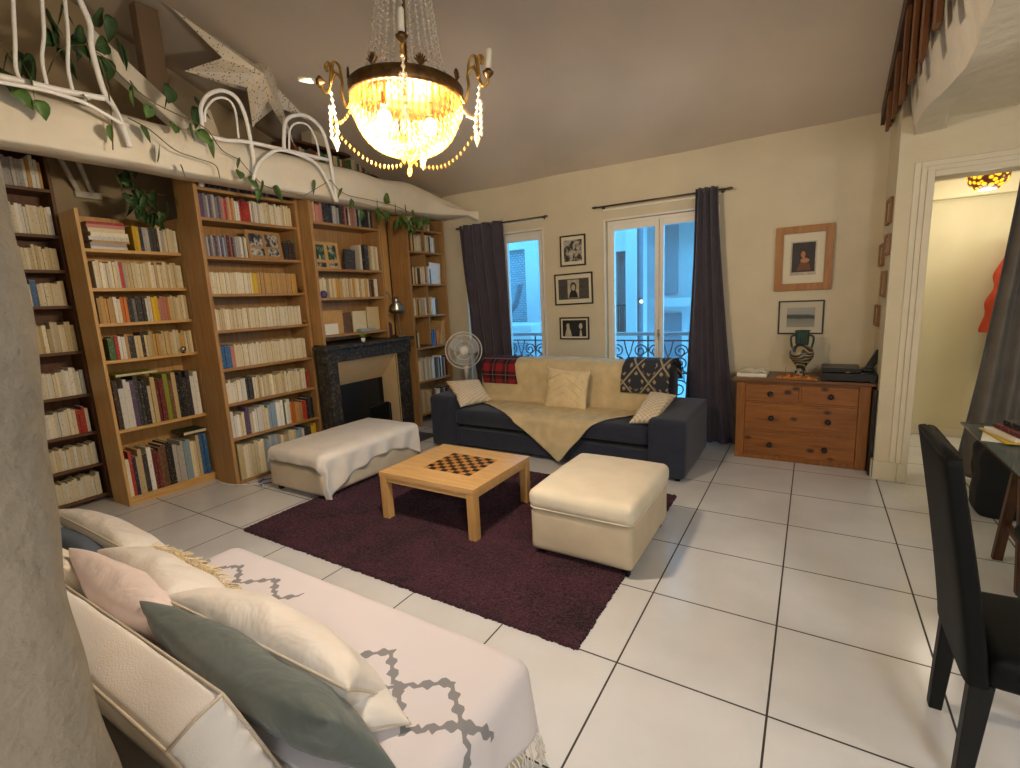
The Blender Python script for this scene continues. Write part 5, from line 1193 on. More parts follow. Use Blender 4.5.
q = MB(); [q.tube(spl(P, 6), .004, 5) for P in (ST0, ST1, ST2, ST3)]; q.build('stem', 'vine_stem', vi)
q = MB()
for p in LB[:17]: leaf(q, p, RL.uniform(.075, .115), RL)
q.build('foliage', 'leaf_green', vi, solid=.002, smooth=True)
q = MB()
for p in LA:
    for k in range(2): leaf(q, Vector(p)+Vector((RL.uniform(-.08, .08), RL.uniform(-.05, .05), RL.uniform(-.05, .05))), RL.uniform(.10, .16), RL)
q.build('back_foliage', 'leaf_dark', vi, solid=.002, smooth=True)
v2 = thing('trailing_vine', 'green vine strands with small leaves hanging from the beam over the chimney bookcase', 'plant', (-4.08, 4.0, 2.75))
q = MB(); [q.tube(spl(P, 6), .0035, 5) for P in (ST4, ST5)]; q.tube([(-4.08, 2.821, 2.673), (-4.07, 3.1, 2.66), (-4.07, 3.43, 2.859)], .003, 5); q.build('stem', 'vine_stem', v2)
q = MB()
for p in LB[17:]: leaf(q, p, RL.uniform(.08, .13), RL)
for p in LD:
    for k in range(3): leaf(q, Vector(p)+Vector((RL.uniform(-.05, .05), RL.uniform(-.08, .08), RL.uniform(-.05, .03))), RL.uniform(.08, .12), RL)
for k in range(16): leaf(q, (-4.09+RL.uniform(-.03, .02), RL.uniform(4.35, 4.95), RL.uniform(2.52, 2.68)), RL.uniform(.07, .10), RL)
q.build('foliage', 'leaf_green', v2, solid=.002, smooth=True)
v3 = thing('hanging_plant', 'small leafy plant cluster hanging over the top of the pine bookcase', 'plant', (-4.98, 2.2, 2.7))
q = MB(); q.tube([(-4.46, 1.87, 2.76)]+[tuple(Vector(p)) for p in spl(ST2b, 6)], .003, 5); q.tube(spl([(-4.98, 2.04, 2.61), (-4.98, 2.15, 2.68), (-5.0, 2.35, 2.69)]), .004, 5); q.tube(spl([(-4.98, 2.05, 2.55), (-4.98, 2.2, 2.53), (-5.0, 2.36, 2.54)]), .004, 5)
q.build('stem', 'vine_stem', v3)
q = MB()
for p in LC:
    for k in range(3): leaf(q, Vector(p)+Vector((RL.uniform(-.06, .06), RL.uniform(-.05, .05), RL.uniform(-.02, .06))), RL.uniform(.07, .12), RL)
q.build('foliage', 'leaf_dark', v3, solid=.002, smooth=True)

# ------------------------------------------------------------------ chandelier
cxx, cyy = -1.69, 1.90
crystal = glassmix('crystal', (250, 236, 200), .33, .06, (214, 176, 100))
crystal_w = glassmix('crystal_clear', (240, 234, 222), .42, .08, (250, 246, 238))
bulb_m = emit('bulb_glow', (255, 216, 140), 22)
chn = thing('chandelier', 'crystal basket chandelier with bronze ring and candle arms, glowing warm', 'chandelier', (cxx, cyy, 2.30))
ctop = cz(cyy)
q = MB(); q.tube([(cxx, cyy, 2.6), (cxx, cyy, ctop-.02)], .008, 8); q.lathe([(.0, 3.42), (.06, 3.43), (.085, 3.47), (.09, 3.50), (.03, 3.52), (.0, 3.53)], (cxx, cyy, 0), 24); q.lathe([(.02, -.06), (.06, -.01), (.07, .0)], (cxx, cyy, ctop-.01), 20)
q.build('stem', 'bronze', chn, smooth=True)
q = MB(); q.lathe([(.245, .0), (.262, .0), (.268, .012), (.262, .03), (.266, .05), (.258, .058), (.245, .055), (.245, .0)], (cxx, cyy, 2.588), 48); q.build('ring', 'bronze', chn, smooth=True)
for k in range(8):
    a = 2*PI*k/8+.2; q = MB(); p = Vector((cxx+.262*math.cos(a), cyy+.262*math.sin(a), 2.645))
    for j in range(-3, 4):
        t_ = j*.35; q.tube([p, p+Vector((-math.sin(a)*.03*math.sin(t_), math.cos(a)*.03*math.sin(t_), .045*math.cos(t_)))], [.006, .003], 5)
    q.build('finial', 'bronze', chn)
# beads: tent above and basket below
def strand(name, prof, a, mt, step, r, h=1.35):
    q = MB(); d = [0]
    for i in range(1, len(prof)): d.append(d[-1]+math.hypot(prof[i][0]-prof[i-1][0], prof[i][1]-prof[i-1][1]))
    s = 0
    while s < d[-1]:
        i = max(k for k in range(len(d)) if d[k] <= s); i = min(i, len(d)-2); f = (s-d[i])/(d[i+1]-d[i])
        rr_ = prof[i][0]*(1-f)+prof[i+1][0]*f; zz_ = prof[i][1]*(1-f)+prof[i+1][1]*f
        q.octa((cxx+rr_*math.cos(a), cyy+rr_*math.sin(a), zz_), r, r*h*2, 6); s += step
    return q.build(name, mt, chn)
tent = [(.225, 2.64), (.185, 2.70), (.158, 2.80), (.138, 2.92), (.118, 3.06), (.10, 3.2), (.088, 3.42)]
for k in range(28): strand('bead_strand', tent, 2*PI*k/28, crystal_w, .024, .0085)
bask = [(.25, 2.585)]+[(.25*math.cos(t_)**.75 if t_ < 1.5 else .02, 2.575-.215*math.sin(t_)) for t_ in [i*PI/2/14 for i in range(15)]]
for k in range(52): strand('basket_strand', bask, 2*PI*k/52, crystal, .030, .0085, 2.1)
for k in range(40):
    a = 2*PI*(k+.5)/40; q = MB()
    for r_, z_ in ((.254, 2.565), (.258, 2.535)): q.octa((cxx+r_*math.cos(a), cyy+r_*math.sin(a), z_), .008, .034, 6)
    q.build('ring_drop', crystal, chn) if k % 2 else q.build('ring_drop', crystal, chn)
q = MB()
for k in range(6):
    a = k*PI/3; q.octa((cxx+.03*math.cos(a), cyy+.03*math.sin(a), 2.335), .010, .05, 6)
q.octa((cxx, cyy, 2.335), .012, .045, 6); q.build('bottom_drops', crystal, chn)
for k in range(4):
    a = math.radians((20, 120, 213, 311)[k]); c, s = math.cos(a), math.sin(a)
    P_ = lambda r_, z_: (cxx+(r_ if r_ < .28 else .28+(r_-.28)*.92)*c, cyy+(r_ if r_ < .28 else .28+(r_-.28)*.92)*s, z_+(.035 if r_ > .29 else 0))
    arm = MB(); arm.tube(spl([P_(.262, 2.60), P_(.285, 2.56), P_(.305, 2.59), P_(.30, 2.64), P_(.33, 2.67), P_(.355, 2.63), P_(.375, 2.59), P_(.40, 2.60), P_(.405, 2.635)], 6), .0065, 7)
    arm.tube(spl([P_(.30, 2.63), P_(.31, 2.70), P_(.335, 2.72), P_(.345, 2.69), P_(.335, 2.675)], 5), .006, 6)
    arm.tube(spl([P_(.36, 2.62), P_(.352, 2.69), P_(.365, 2.715), P_(.378, 2.70), P_(.372, 2.68)], 5), .008, 6)
    ao = arm.build('arm', 'gilt', chn, smooth=True)
    tilt = Matrix.Translation(P_(.405, 2.635)) @ (Matrix.Rotation(1.45 if k == 2 else .05, 4, Vector((-s, c, 0))))
    q = MB(); q.lathe([(.004, -.02), (.012, -.01), (.022, 0), (.026, .01), (.022, .012), (.014, .012), (.014, .022), (.001, .022)], (0, 0, 0), 14); q.v = [tuple(tilt @ Vector(v)) for v in q.v]; q.build('candle_cup', 'bronze', ao, smooth=True)
    q = MB(); q.lathe([(.0125, .02), (.0125, .10), (.009, .106), (.001, .108)], (0, 0, 0), 14); q.v = [tuple(tilt @ Vector(v)) for v in q.v]; q.build('candle', 'candle', ao, smooth=True)
    q = MB()
    for i in range(7): q.octa(P_(.36-.004*i, 2.585-.028*i), .010 if i < 6 else .012, .034, 6)
    q.octa(P_(.345, 2.37), .017, .085, 6)
    for sd in (-1, 1):
        for i in range(6): q.octa((cxx+.36*c-.012*sd*s, cyy+.36*s+.012*sd*c, 2.555-.026*i), .007, .028, 5)
    q.build('crystal_drop', crystal_w, ao)
    q = MB(); a2 = a
    for i in range(17):
        f = i/16; r_ = .345*(1-f)+.04*f; z_ = 2.46-.155*math.sin(f*PI/2)-.035*math.sin(f*PI); aa = a+.25*math.sin(f*PI); q.octa((cxx+r_*math.cos(aa), cyy+r_*math.sin(aa), z_), .0065, .024, 5)
    for i in range(9):
        f = i/8; r_ = .35*(1-f)+.26*f; z_ = 2.50+.06*f-.03*math.sin(f*PI); q.octa((cxx+r_*c, cyy+r_*s, z_), .007, .026, 5)
    q.build('festoon', crystal, ao)
BU = [(-.11, -.06), (-.02, -.13), (.08, .07)]
for k in range(3):
    p = (cxx+BU[k][0], cyy+BU[k][1], 2.48)
    q = MB(); q.ball(p, .032, 14, 10, (1, 1, 1.25)); q.build('bulb', 'bulb_glow', chn, smooth=True)
    q = MB(); q.tube([(p[0], p[1], 2.535), (p[0], p[1], 2.59)], .013, 8); q.tube([(p[0], p[1], 2.59), (cxx, cyy, 2.61)], .005, 6); q.build('lamp_holder', 'bronze', chn)

chn.location.z -= .015
chn.rotation_mode = 'QUATERNION'; chn.rotation_quaternion = Matrix.Rotation(math.radians(2.6), 3, Vector((-.519, .837, -.17))).to_quaternion()
# ------------------------------------------------------------------ curtains and rods
def curtain(name, mat_, label, xs_top, xs_bot, y, z0, z1, folds, amp, parent_rod=None, mid=None):
    q = MB()
    def fn(u, v):
        z = z1+(z0-z1)*v
        k = v**1.3
        xa = xs_top[0]*(1-k)+xs_bot[0]*k; xb_ = xs_top[1]*(1-k)+xs_bot[1]*k
        x = xa+(xb_-xa)*u+.010*math.sin(u*folds*2*PI*.5+2+v*2)*(v)
        a_ = amp*(.75+.25*math.sin(u*9+1)); yy = y+a_*math.sin(u*folds*2*PI+.6*math.sin(v*3+u*4))+.02*nz(x*5, z*1.6)
        return (x, yy, z)
    q.grid(fn, 140, 50); o = q.build(name, mat_, smooth=True, solid=.004, off=0); tag(o, label, 'curtain'); return o
def rod(x0, x1, z, label):
    t = thing('curtain_rod', label, 'curtain rod', ((x0+x1)/2, 5.5, z))
    MB().tube([(x0+.04, 5.5, z), (x1-.04, 5.5, z)], .009, 10).build('pole', 'rod_metal', t, smooth=True)
    for x, s in ((x0, 1), (x1, -1)):
        q = MB(); q.tube([(x, 5.5, z), (x+s*.035, 5.5, z), (x+s*.05, 5.5, z)], [.010, .015, .012], 10); q.build('finial', 'rod_metal', t, smooth=True)
        q = MB(); q.tube([(x+s*.10, 5.5, z-.0), (x+s*.10, YW-.001, z)], .007, 8); q.tube([(x+s*.10, YW-.007, z), (x+s*.10, YW-.001, z)], .02, 12); q.build('bracket', 'rod_metal', t)
    return t
r1 = rod(-4.15, -2.77, 2.595, 'dark metal curtain rod over the narrow window on the left')
r2 = rod(-2.20, -.73, 2.61, 'dark metal curtain rod over the double window on the right')
c1 = curtain('curtain', 'curtain_cloth', 'plum-grey curtain at the left window beside the corner bookcase', (-4.07, -3.40), (-3.88, -3.28), 5.47, .02, 2.62, 4.5, .045)
c2 = curtain('curtain', 'curtain_cloth', 'plum-grey floor-length curtain at the right window beside the chest of drawers', (-1.07, -.86), (-1.16, -.62), 5.46, .015, 2.645, 3.6, .042)
for c_, xs, z in ((c1, [-4.03, -3.92, -3.80, -3.69, -3.58, -3.48], 2.595), (c2, [-1.05, -1.0, -.95, -.90], 2.61)):
    q = MB()
    for x in xs: q.tube([(x, 5.5+.018*math.cos(a*PI/8), z+.018*math.sin(a*PI/8)) for a in range(16)], .004, 6, closed=True)
    q.build('eyelets', 'steel', c_)
# ------------------------------------------------------------------ pictures
def look_y(x, z, roll=0): return Matrix.Translation((x, YW-.001, z)) @ Matrix.Rotation(roll, 4, 'Y')
pic_mat('print_crowd', [(20, 20, 20), (60, 58, 54), (190, 182, 164), (120, 114, 102)], 15, (.30, .70), .5)
pic_mat('print_grey', [(58, 54, 50), (84, 80, 74)], 60)
pic_mat('print_dark', [(18, 18, 18), (36, 34, 32)], 9)
pic_mat('print_light', [(170, 160, 138), (196, 186, 164)], 12)
plain('mount_card', (218, 208, 184), .8, .03); plain('mount_grey', (196, 188, 168), .8, .03); plain('frame_black', (26, 22, 22), .4, .1)
p1 = frame_thing('picture_frame', 'black-framed small print of a crowd scene, top of the three between the windows', 'picture', look_y(-2.492, 2.172), .33, .36, .016, .022, 'frame_black', 'mount_card', (.235, .25), 'print_crowd', 'black framed pictures between the windows')
p2 = frame_thing('picture_frame', 'black-framed wide picture with a small portrait, middle of the three between the windows', 'picture', look_y(-2.494, 1.72, -.015), .50, .375, .016, .022, 'frame_black', 'mount_card', (.40, .245), 'print_grey', 'black framed pictures between the windows')
def plate(o, x0, x1, z0, z1, d, mt, nm='picture_detail', shape=None):
    q = MB()
    if shape == 'oval': q.prism([((x0+x1)/2+(x1-x0)/2*math.cos(a*PI/10), YW-d, (z0+z1)/2+(z1-z0)/2*math.sin(a*PI/10)) for a in range(20)], (0, .0012, 0))
    elif shape == 'bust': q.prism([(x0, YW-d, z0), (x1, YW-d, z0), (x1-.1*(x1-x0), YW-d, z0+.5*(z1-z0)), (x0+.68*(x1-x0), YW-d, z1), (x0+.32*(x1-x0), YW-d, z1), (x0+.1*(x1-x0), YW-d, z0+.5*(z1-z0))], (0, .0012, 0))
    else: q.box(x0, x1, YW-d, YW-d+.0012, z0, z1)
    return q.build(nm, mt, o)
plate(p2, -2.57, -2.42, 1.61, 1.83, .0145, 'print_light'); plate(p2, -2.555, -2.435, 1.615, 1.72, .0155, 'print_dark', shape='bust'); plate(p2, -2.535, -2.455, 1.69, 1.80, .0165, 'print_dark', shape='oval'); plate(p2, -2.52, -2.47, 1.70, 1.775, .0175, 'print_light', shape='oval')
p3 = frame_thing('picture_frame', 'black-framed photograph of two people, lowest of the three between the windows', 'picture', look_y(-2.495, 1.243), .39, .272, .016, .022, 'frame_black', 'mount_card', (.315, .20), 'print_dark', 'black framed pictures between the windows')
plate(p3, -2.62, -2.53, 1.145, 1.25, .0155, 'print_light', shape='bust'); plate(p3, -2.60, -2.555, 1.24, 1.305, .0165, 'print_light', shape='oval'); plate(p3, -2.455, -2.36, 1.145, 1.23, .0155, 'frame_black', shape='bust'); plate(p3, -2.432, -2.385, 1.235, 1.305, .0165, 'mount_grey', shape='oval'); plate(p3, -2.425, -2.392, 1.145, 1.225, .0165, 'mount_grey', shape='bust')
gp = frame_thing('picture_frame', 'wide golden-brown wooden frame with a dark portrait of a woman above the chest of drawers', 'picture', look_y(-.10, 1.888), .475, .60, .066, .035, 'frame_wood', 'mount_card', (.215, .315), 'print_light')
pic_mat('portrait_bg', [(30, 20, 16), (44, 30, 22)], 8); plain('portrait_skin', (176, 120, 76), .6, .1); plain('portrait_dress', (110, 66, 34), .6, .2, 30); plain('portrait_hair', (52, 30, 20), .6, .1)
G = .0198
plate(gp, -.195, -.005, 1.76, 2.035, G, 'portrait_bg'); plate(gp, -.15, -.035, 1.775, 1.87, G+.001, 'portrait_dress', shape='bust'); plate(gp, -.125, -.05, 1.845, 1.89, G+.002, 'portrait_skin', shape='oval'); plate(gp, -.13, -.07, 1.89, 1.975, G+.002, 'portrait_hair', shape='oval'); plate(gp, -.122, -.085, 1.893, 1.955, G+.003, 'portrait_skin', shape='oval'); plate(gp, -.112, -.08, 1.855, 1.905, G+.0025, 'portrait_skin', shape='bust')
lp = frame_thing('picture_frame', 'thin black frame with a grey seascape print directly behind the vase', 'picture', look_y(-.097, 1.327), .385, .325, .013, .02, 'frame_black', 'mount_grey', (.235, .19), 'seascape') if False else None
m, nt, b = new_mat('seascape'); co_ = coords(nt); s_ = node(nt, 'ShaderNodeSeparateXYZ'); nt.links.new(co_, s_.inputs[0])
n = node(nt, 'ShaderNodeTexNoise'); n.inputs['Scale'].default_value = 14; nt.links.new(co_, n.inputs[0]); mm = node(nt, 'ShaderNodeMath', operation='MULTIPLY_ADD'); nt.links.new(n.outputs[0], mm.inputs[0]); mm.inputs[1].default_value = .03; nt.links.new(s_.outputs[2], mm.inputs[2])
mr = node(nt, 'ShaderNodeMapRange'); mr.inputs[1].default_value = -.08; mr.inputs[2].default_value = .11; nt.links.new(mm.outputs[0], mr.inputs[0])
nt.links.new(ramp(nt, mr.outputs[0], [(.0, srgb((150, 146, 130))), (.42, srgb((120, 122, 112))), (.46, srgb((56, 60, 56))), (.62, srgb((66, 70, 66))), (.66, srgb((146, 148, 140))), (1, srgb((158, 156, 144)))]), b.inputs['Base Color'])
lp = frame_thing('picture_frame', 'thin black frame with a grey seascape print hanging behind the vase', 'picture', look_y(-.097, 1.327), .385, .325, .013, .02, 'frame_black', 'mount_grey', (.235, .19), 'seascape')
# little wooden frames on the pier's side wall (they face -x)
for y, z, w, h, lb in ((5.16, 2.19, .26, .20, 'topmost small wooden frame on the narrow side wall by the doorway'), (5.10, 1.925, .24, .165, 'second small wooden frame from the top on the narrow side wall by the doorway'), (5.44, 1.86, .26, .19, 'small wooden frame nearest the room corner, third from the top on the side wall'),
                       (5.15, 1.615, .24, .21, 'fourth small wooden frame down the narrow side wall by the doorway'), (5.44, 1.34, .26, .185, 'lowest small wooden frame on the narrow side wall, above the telephone')):
    Mx = Matrix.Translation((XC-.001, y, z)) @ Matrix.Rotation(-PI/2, 4, 'Z')
    frame_thing('picture_frame', lb, 'picture', Mx, w, h, .026, .022, 'frame_small', 'mount_card', (w-.09, h-.09), 'print_light', 'small wooden frames on the side wall')

# ------------------------------------------------------------------ chest of drawers
cd = thing('chest_of_drawers', 'knotty pine chest of four drawers with dark knobs against the wall by the doorway', 'chest of drawers', (-.06, 5.33, 0))
cx0, cx1, cy0, cy1 = -.59, .465, 5.10, 5.57
for a_, b_ in ((cx0, cx0+.078), (cx1-.085, cx1)): MB().box(a_, b_, cy0, cy0+.05, .0, .755).build('post', 'dresser_post', cd, bev=.006)
q = MB(); q.box(cx0+.003, cx0+.03, cy0+.05, cy1, .03, .755); q.box(cx1-.03, cx1-.003, cy0+.05, cy1, .03, .755); q.build('side_panel', 'dresser_post', cd, bev=.002)
MB().box(cx0+.03, cx1-.03, cy1-.012, cy1, .03, .755).build('back_panel', 'dresser_post', cd)
q = MB()
for z0, z1 in ((.735, .755), (.555, .570), (.275, .290), (.0, .045)): q.box(cx0+.078, cx1-.085, cy0+.008, cy0+.04, z0, z1)
q.box(-.066, -.052, cy0+.008, cy0+.04, .57, .735); q.build('rail', 'dresser_post', cd, bev=.002)
MB().box(cx0-.04, XC-.004, cy0-.035, cy1+.01, .757, .79).build('top', 'dresser_top', cd, bev=.008)
for x0, x1, z0, z1, kn in ((cx0+.08, -.068, .572, .733, (-.30,)), (-.050, cx1-.087, .572, .733, (.177,)), (cx0+.08, cx1-.087, .292, .553, (-.285, .165)), (cx0+.08, cx1-.087, .047, .273, (-.29, .152))):
    d_ = MB().box(x0, x1, cy0+.004, cy0+.03, z0, z1).build('drawer', 'dresser_pine', cd, bev=.004)
    MB().box(x0+.01, x1-.01, cy0+.03, cy1-.03, z0+.01, z1-.02).build('drawer_box', 'dresser_post', d_)
    for kx in kn:
        kz = (z0+z1)/2-.005; q = MB(); q.lathe([(.022, 0), (.022, .004), (.009, .006), (.009, .016), (.021, .024), (.023, .032), (.016, .04), (.001, .042)], (0, 0, 0), 18, Matrix.Rotation(PI/2, 4, 'X')); q.v = [(x+kx, y+cy0+.004, z+kz) for x, y, z in q.v]
        q.build('knob', 'black_iron', d_, smooth=True)
tag(MB().box(.470, .494, 4.99, 5.52, 0, .745).build('gap_shade_board', 'black_plastic', bev=.002), 'black board added as the shade between the chest of drawers and the pier', 'panel')  # added board; the dark gap beside the chest is only shade
# on the chest
DZT = .7905
vz = thing('vase', 'ceramic two-handled vase with ribbed green neck and swirl-painted belly on the chest of drawers', 'vase', (-.07, 5.33, DZT))
m, nt, b = new_mat('swirl_glaze'); co_ = coords(nt)
w_ = node(nt, 'ShaderNodeTexWave', wave_type='RINGS'); w_.inputs['Scale'].default_value = 8; w_.inputs['Distortion'].default_value = 12; w_.inputs['Detail'].default_value = .5; w_.inputs['Detail Scale'].default_value = 1.2; nt.links.new(co_, w_.inputs[0])
nt.links.new(ramp(nt, w_.outputs['Fac'], [(.45, srgb((56, 48, 38))), (.62, srgb((84, 74, 58))), (.74, srgb((150, 138, 108)))]), b.inputs['Base Color']); b.inputs['Roughness'].default_value = .25
plain('green_glaze', (44, 66, 58), .25, .3, 12)
c0 = (-.07, 5.33, DZT)
q = MB(); q.lathe([(.001, 0), (.062, 0), (.064, .01), (.045, .05), (.036, .075), (.06, .12), (.098, .175), (.104, .215), (.09, .255), (.058, .285), (.046, .30)], c0, 36); q.build('belly', 'swirl_glaze', vz, smooth=True)
q = MB(); pr = []
for i in range(20):
    pass
def nk(u, v):
    a = 2*PI*u; z = .30+.13*v; r = .046+.004*math.sin(v*3)+.0035*math.sin(a*14); 
    if v > .88: r += .012*(v-.88)/.12
    return (c0[0]+r*math.cos(a), c0[1]+r*math.sin(a), c0[2]+z)
q.grid(nk, 112, 14); q.build('neck', 'green_glaze', vz, smooth=True, solid=.004, off=-1)
for s in (-1, 1):
    q = MB(); q.tube(spl([(c0[0]+s*.048, c0[1], c0[2]+.385), (c0[0]+s*.085, c0[1], c0[2]+.375), (c0[0]+s*.09, c0[1], c0[2]+.33), (c0[0]+s*.078, c0[1], c0[2]+.265)]), .009, 8); q.build('handle', 'green_glaze', vz, smooth=True)
tr = thing('tray', 'orange decorated tray with a red edge at the foot of the vase', 'tray', (-.09, 5.16, DZT))
pic_mat('orange_glaze', [(200, 106, 30), (216, 140, 52), (120, 56, 24)], 40)
q = MB(); q.box(-.26, .07, 5.09, 5.215, DZT, DZT+.008); q.box(-.26, .07, 5.085, 5.095, DZT, DZT+.016); q.box(-.26, .07, 5.21, 5.22, DZT, DZT+.016); q.build('base', 'frame_wood', tr, bev=.003)
q = MB(); q.grid(lambda u, v: (-.25+.30*u, 5.10+.10*v, DZT+.012+.04*(math.sin(PI*u)**.5)*(math.sin(PI*v)**.5)*(.7+.3*math.sin(u*25))), 40, 10); q.build('cloth', 'orange_glaze', tr, smooth=True, solid=.004)
q = MB(); q.tube([(-.185, 5.15, DZT+.03), (-.185, 5.15, DZT+.115)], .0025, 6); q.build('incense_stick', 'vine_stem', tr)
box_thing('book', 'paper_white', 'large white book lying on the left end of the chest of drawers', 'book', -.60, -.34, 5.16, 5.44, DZT, DZT+.034, .003)
q = MB(); q.grid(lambda u, v: (-.585+.235*u, 5.20+.20*v, DZT+.0355+.018*abs(math.sin(u*PI*2))*(.6+.4*v)), 24, 8); tag(q.build('open_booklet', 'paper_white', smooth=True, solid=.003, off=1), 'open white booklet lying on the large white book on the chest of drawers', 'booklet')
bx = thing('record_player', 'flat black turntable-like electronic box on the right end of the chest of drawers', 'electronics', (.29, 5.25, DZT))
MB().box(.095, .492, 5.055, 5.40, DZT+.012, DZT+.075).build('body', 'black_plastic', bx, bev=.004)
q = MB(); [q.box(x, x+.03, y, y+.03, DZT, DZT+.012) for x in (.11, .45) for y in (5.08, 5.35)]; q.build('foot', 'black_plastic', bx)
MB().box(.10, .38, 5.10, 5.40, DZT+.076, DZT+.115).build('lid', 'black_plastic', bx, bev=.006)
MB().box(.29, .315, 5.0585, 5.06, DZT+.035, DZT+.048).build('badge', 'steel', bx)
q = MB(); q.ball((.285, 5.09, DZT+.083), .012, 10, 6, (1.8, 1, .6)); tag(q.build('trinket', 'gilt', smooth=True), 'tiny golden trinket on the black electronic box', 'ornament')
ph = thing('telephone', 'black cordless telephone standing upright in its dock on the black box', 'telephone', (.43, 5.25, DZT+.076))
PM = Matrix.Translation((.43, 5.25, DZT+.078)) @ Matrix.Rotation(.45, 4, 'Y')
q = MB(); q.box(-.03, .03, -.025, .02, .018, .20); q.v = [tuple(PM @ Vector(v)) for v in q.v]; q.build('handset', 'black_plastic', ph, bev=.01, seg=3)
q = MB(); q.box(.395, .485, 5.2, 5.31, DZT+.0765, DZT+.105); q.build('dock', 'black_plastic', ph, bev=.008)

# ------------------------------------------------------------------ dining chair at the right
dc = thing('dining_chair', 'high-backed black leather dining chair standing on the tiles at the right', 'chair', (.66, 2.05, 0))
q = MB()
yb0, yb1 = 1.835, 2.275
def bk(u, v):      # back slab: closed loop in plan, swept up the lean
    z = .40+.705*v; lean = -.115*v**1.15
    th_ = .068-.014*v; a = 2*PI*u; k = (abs(math.cos(a))**6+abs(math.sin(a))**6)**(-1/6)
    return (.505+lean+k*math.cos(a)*th_/2, (yb0+yb1)/2+k*math.sin(a)*((yb1-yb0)/2-.004*v), z+.003*nz(u*20, v*6))
q.grid(bk, 72, 30); n0 = len(q.v)
top = [bk(i/72, 1) for i in range(72)]; cxm = sum(p[0] for p in top)/72; cym = sum(p[1] for p in top)/72
q.add(top+[(cxm+(p[0]-cxm)*.8, cym+(p[1]-cym)*.97, p[2]+.008) for p in top]+[(cxm, cym, 1.114)], [(i, (i+1) % 72, 72+(i+1) % 72, 72+i) for i in range(72)]+[(72+i, 72+(i+1) % 72, 144) for i in range(72)])
q.build('backrest', 'black_leather', dc, smooth=True, weld=True)
q = MB(); q.tube([(cxm+(p[0]-cxm)*.93, cym+(p[1]-cym)*.99, p[2]+.004) for p in top[::2]], .003, 5, closed=True); q.build('seam', 'black_leather', dc, smooth=True)
q = MB(); puffbox(q, .52, .97, 1.835, 2.275, .40, .505, .03, .02, 24, .003, 4, .004); q.build('seat', 'black_leather', dc, smooth=True, weld=True)
for y in (1.842, 2.222):
    q = MB(); q.prism([(.475, y, 0), (.515, y, 0), (.545, y, .41), (.485, y, .41)], (0, .045, 0)); q.build('leg', 'black_wood', dc, bev=.004)
    q = MB(); q.prism([(.92, y, 0), (.955, y, 0), (.965, y, .40), (.915, y, .40)], (0, .045, 0)); q.build('leg', 'black_wood', dc, bev=.004)
# ------------------------------------------------------------------ glass table on a trestle
gt = thing('glass_table', 'glass-topped table on orange-brown wooden trestles behind the dining chair', 'table', (1.5, 3.2, 0))
gl = glassmix('table_glass', (196, 214, 206), .12, .02); gl2, nt, b = new_mat('glass_edge'); b.inputs['Base Color'].default_value = srgb((30, 50, 46)); b.inputs['Roughness'].default_value = .1
q = MB(); q.box(.825, 2.0, 2.42, 3.98, .74, .749); q.build('glass_top', gl, gt)
q = MB(); q.box(.821, .825, 2.42, 3.98, .74, .749); q.box(.821, 2.0, 3.98, 3.984, .74, .749); q.build('glass_edge', 'glass_edge', gt)
dc.location.x -= .016
for yy in (3.52, 2.65):
    q = MB(); q.box(.93, 1.75, yy-.03, yy+.03, .68, .738); q.build('trestle_beam', 'slat_wood', gt, bev=.003)
    for x in (.97, 1.68):
        for s in (-1, 1):
            q = MB(); q.prism([(x, yy+s*.20-.02, 0), (x, yy+s*.20+.02, 0), (x, yy+s*.03+.02, .68), (x, yy+s*.03-.02, .68)], (.045, 0, 0)); q.build('leg', 'slat_wood', gt, bev=.003)
    q = MB(); q.box(.985, 1.70, yy-.15, yy-.13, .2, .24); q.box(.99, 1.02, yy-.15, yy+.15, .22, .25); q.build('brace', 'slat_wood', gt, bev=.002)
stk = [('paper_white', .005, .86, 1.16, 3.50, 3.84, -.25, 'white sheet at the bottom of the paper pile on the glass table'), ('book_yellow', .004, .88, 1.10, 3.48, 3.80, .12, 'pale yellow folder in the paper pile on the glass table'), ('paper_white', .012, .90, 1.18, 3.52, 3.76, .3, 'thick white pad in the paper pile on the glass table'), ('book_dark_red', .014, .93, 1.20, 3.50, 3.74, .2, 'dark red notebook in the pile on the glass table'), ('book_black', .016, .96, 1.26, 3.50, 3.72, .25, 'black notebook on top of the pile on the glass table')]
z = .7495
for mt, t, x0, x1, y0, y1, rz, lb in stk:
    box_thing('paper' if 'paper' in mt else 'notebook', mt, lb, 'papers' if 'paper' in mt else 'notebook', x0, x1, y0, y1, z, z+t*1.8, .001, 'paper pile on the glass table', rot=(rz, 'Z')); z += t*1.8+.001
# second dark chair tucked at the table (its padded arm and seat corner show)
d2 = thing('office_chair', 'black padded chair pushed under the glass table behind the dining chair', 'chair', (1.18, 2.75, 0))
q = MB(); puffbox(q, .86, 1.34, 2.62, 3.08, .40, .49, .04, .02, 20, .01, 4, .006); q.build('seat', 'black_leather', d2, smooth=True, weld=True)
for x in (.90, 1.27):
    for y in (2.66, 3.01): MB().box(x, x+.035, y, y+.035, 0, .41).build('leg', 'black_wood', d2, bev=.003)
q = MB(); puffbox(q, 1.30, 1.36, 2.62, 3.08, .47, .72, .025, .0, 16, .004, 4, .004); q.build('backrest', 'black_leather', d2, smooth=True, weld=True)
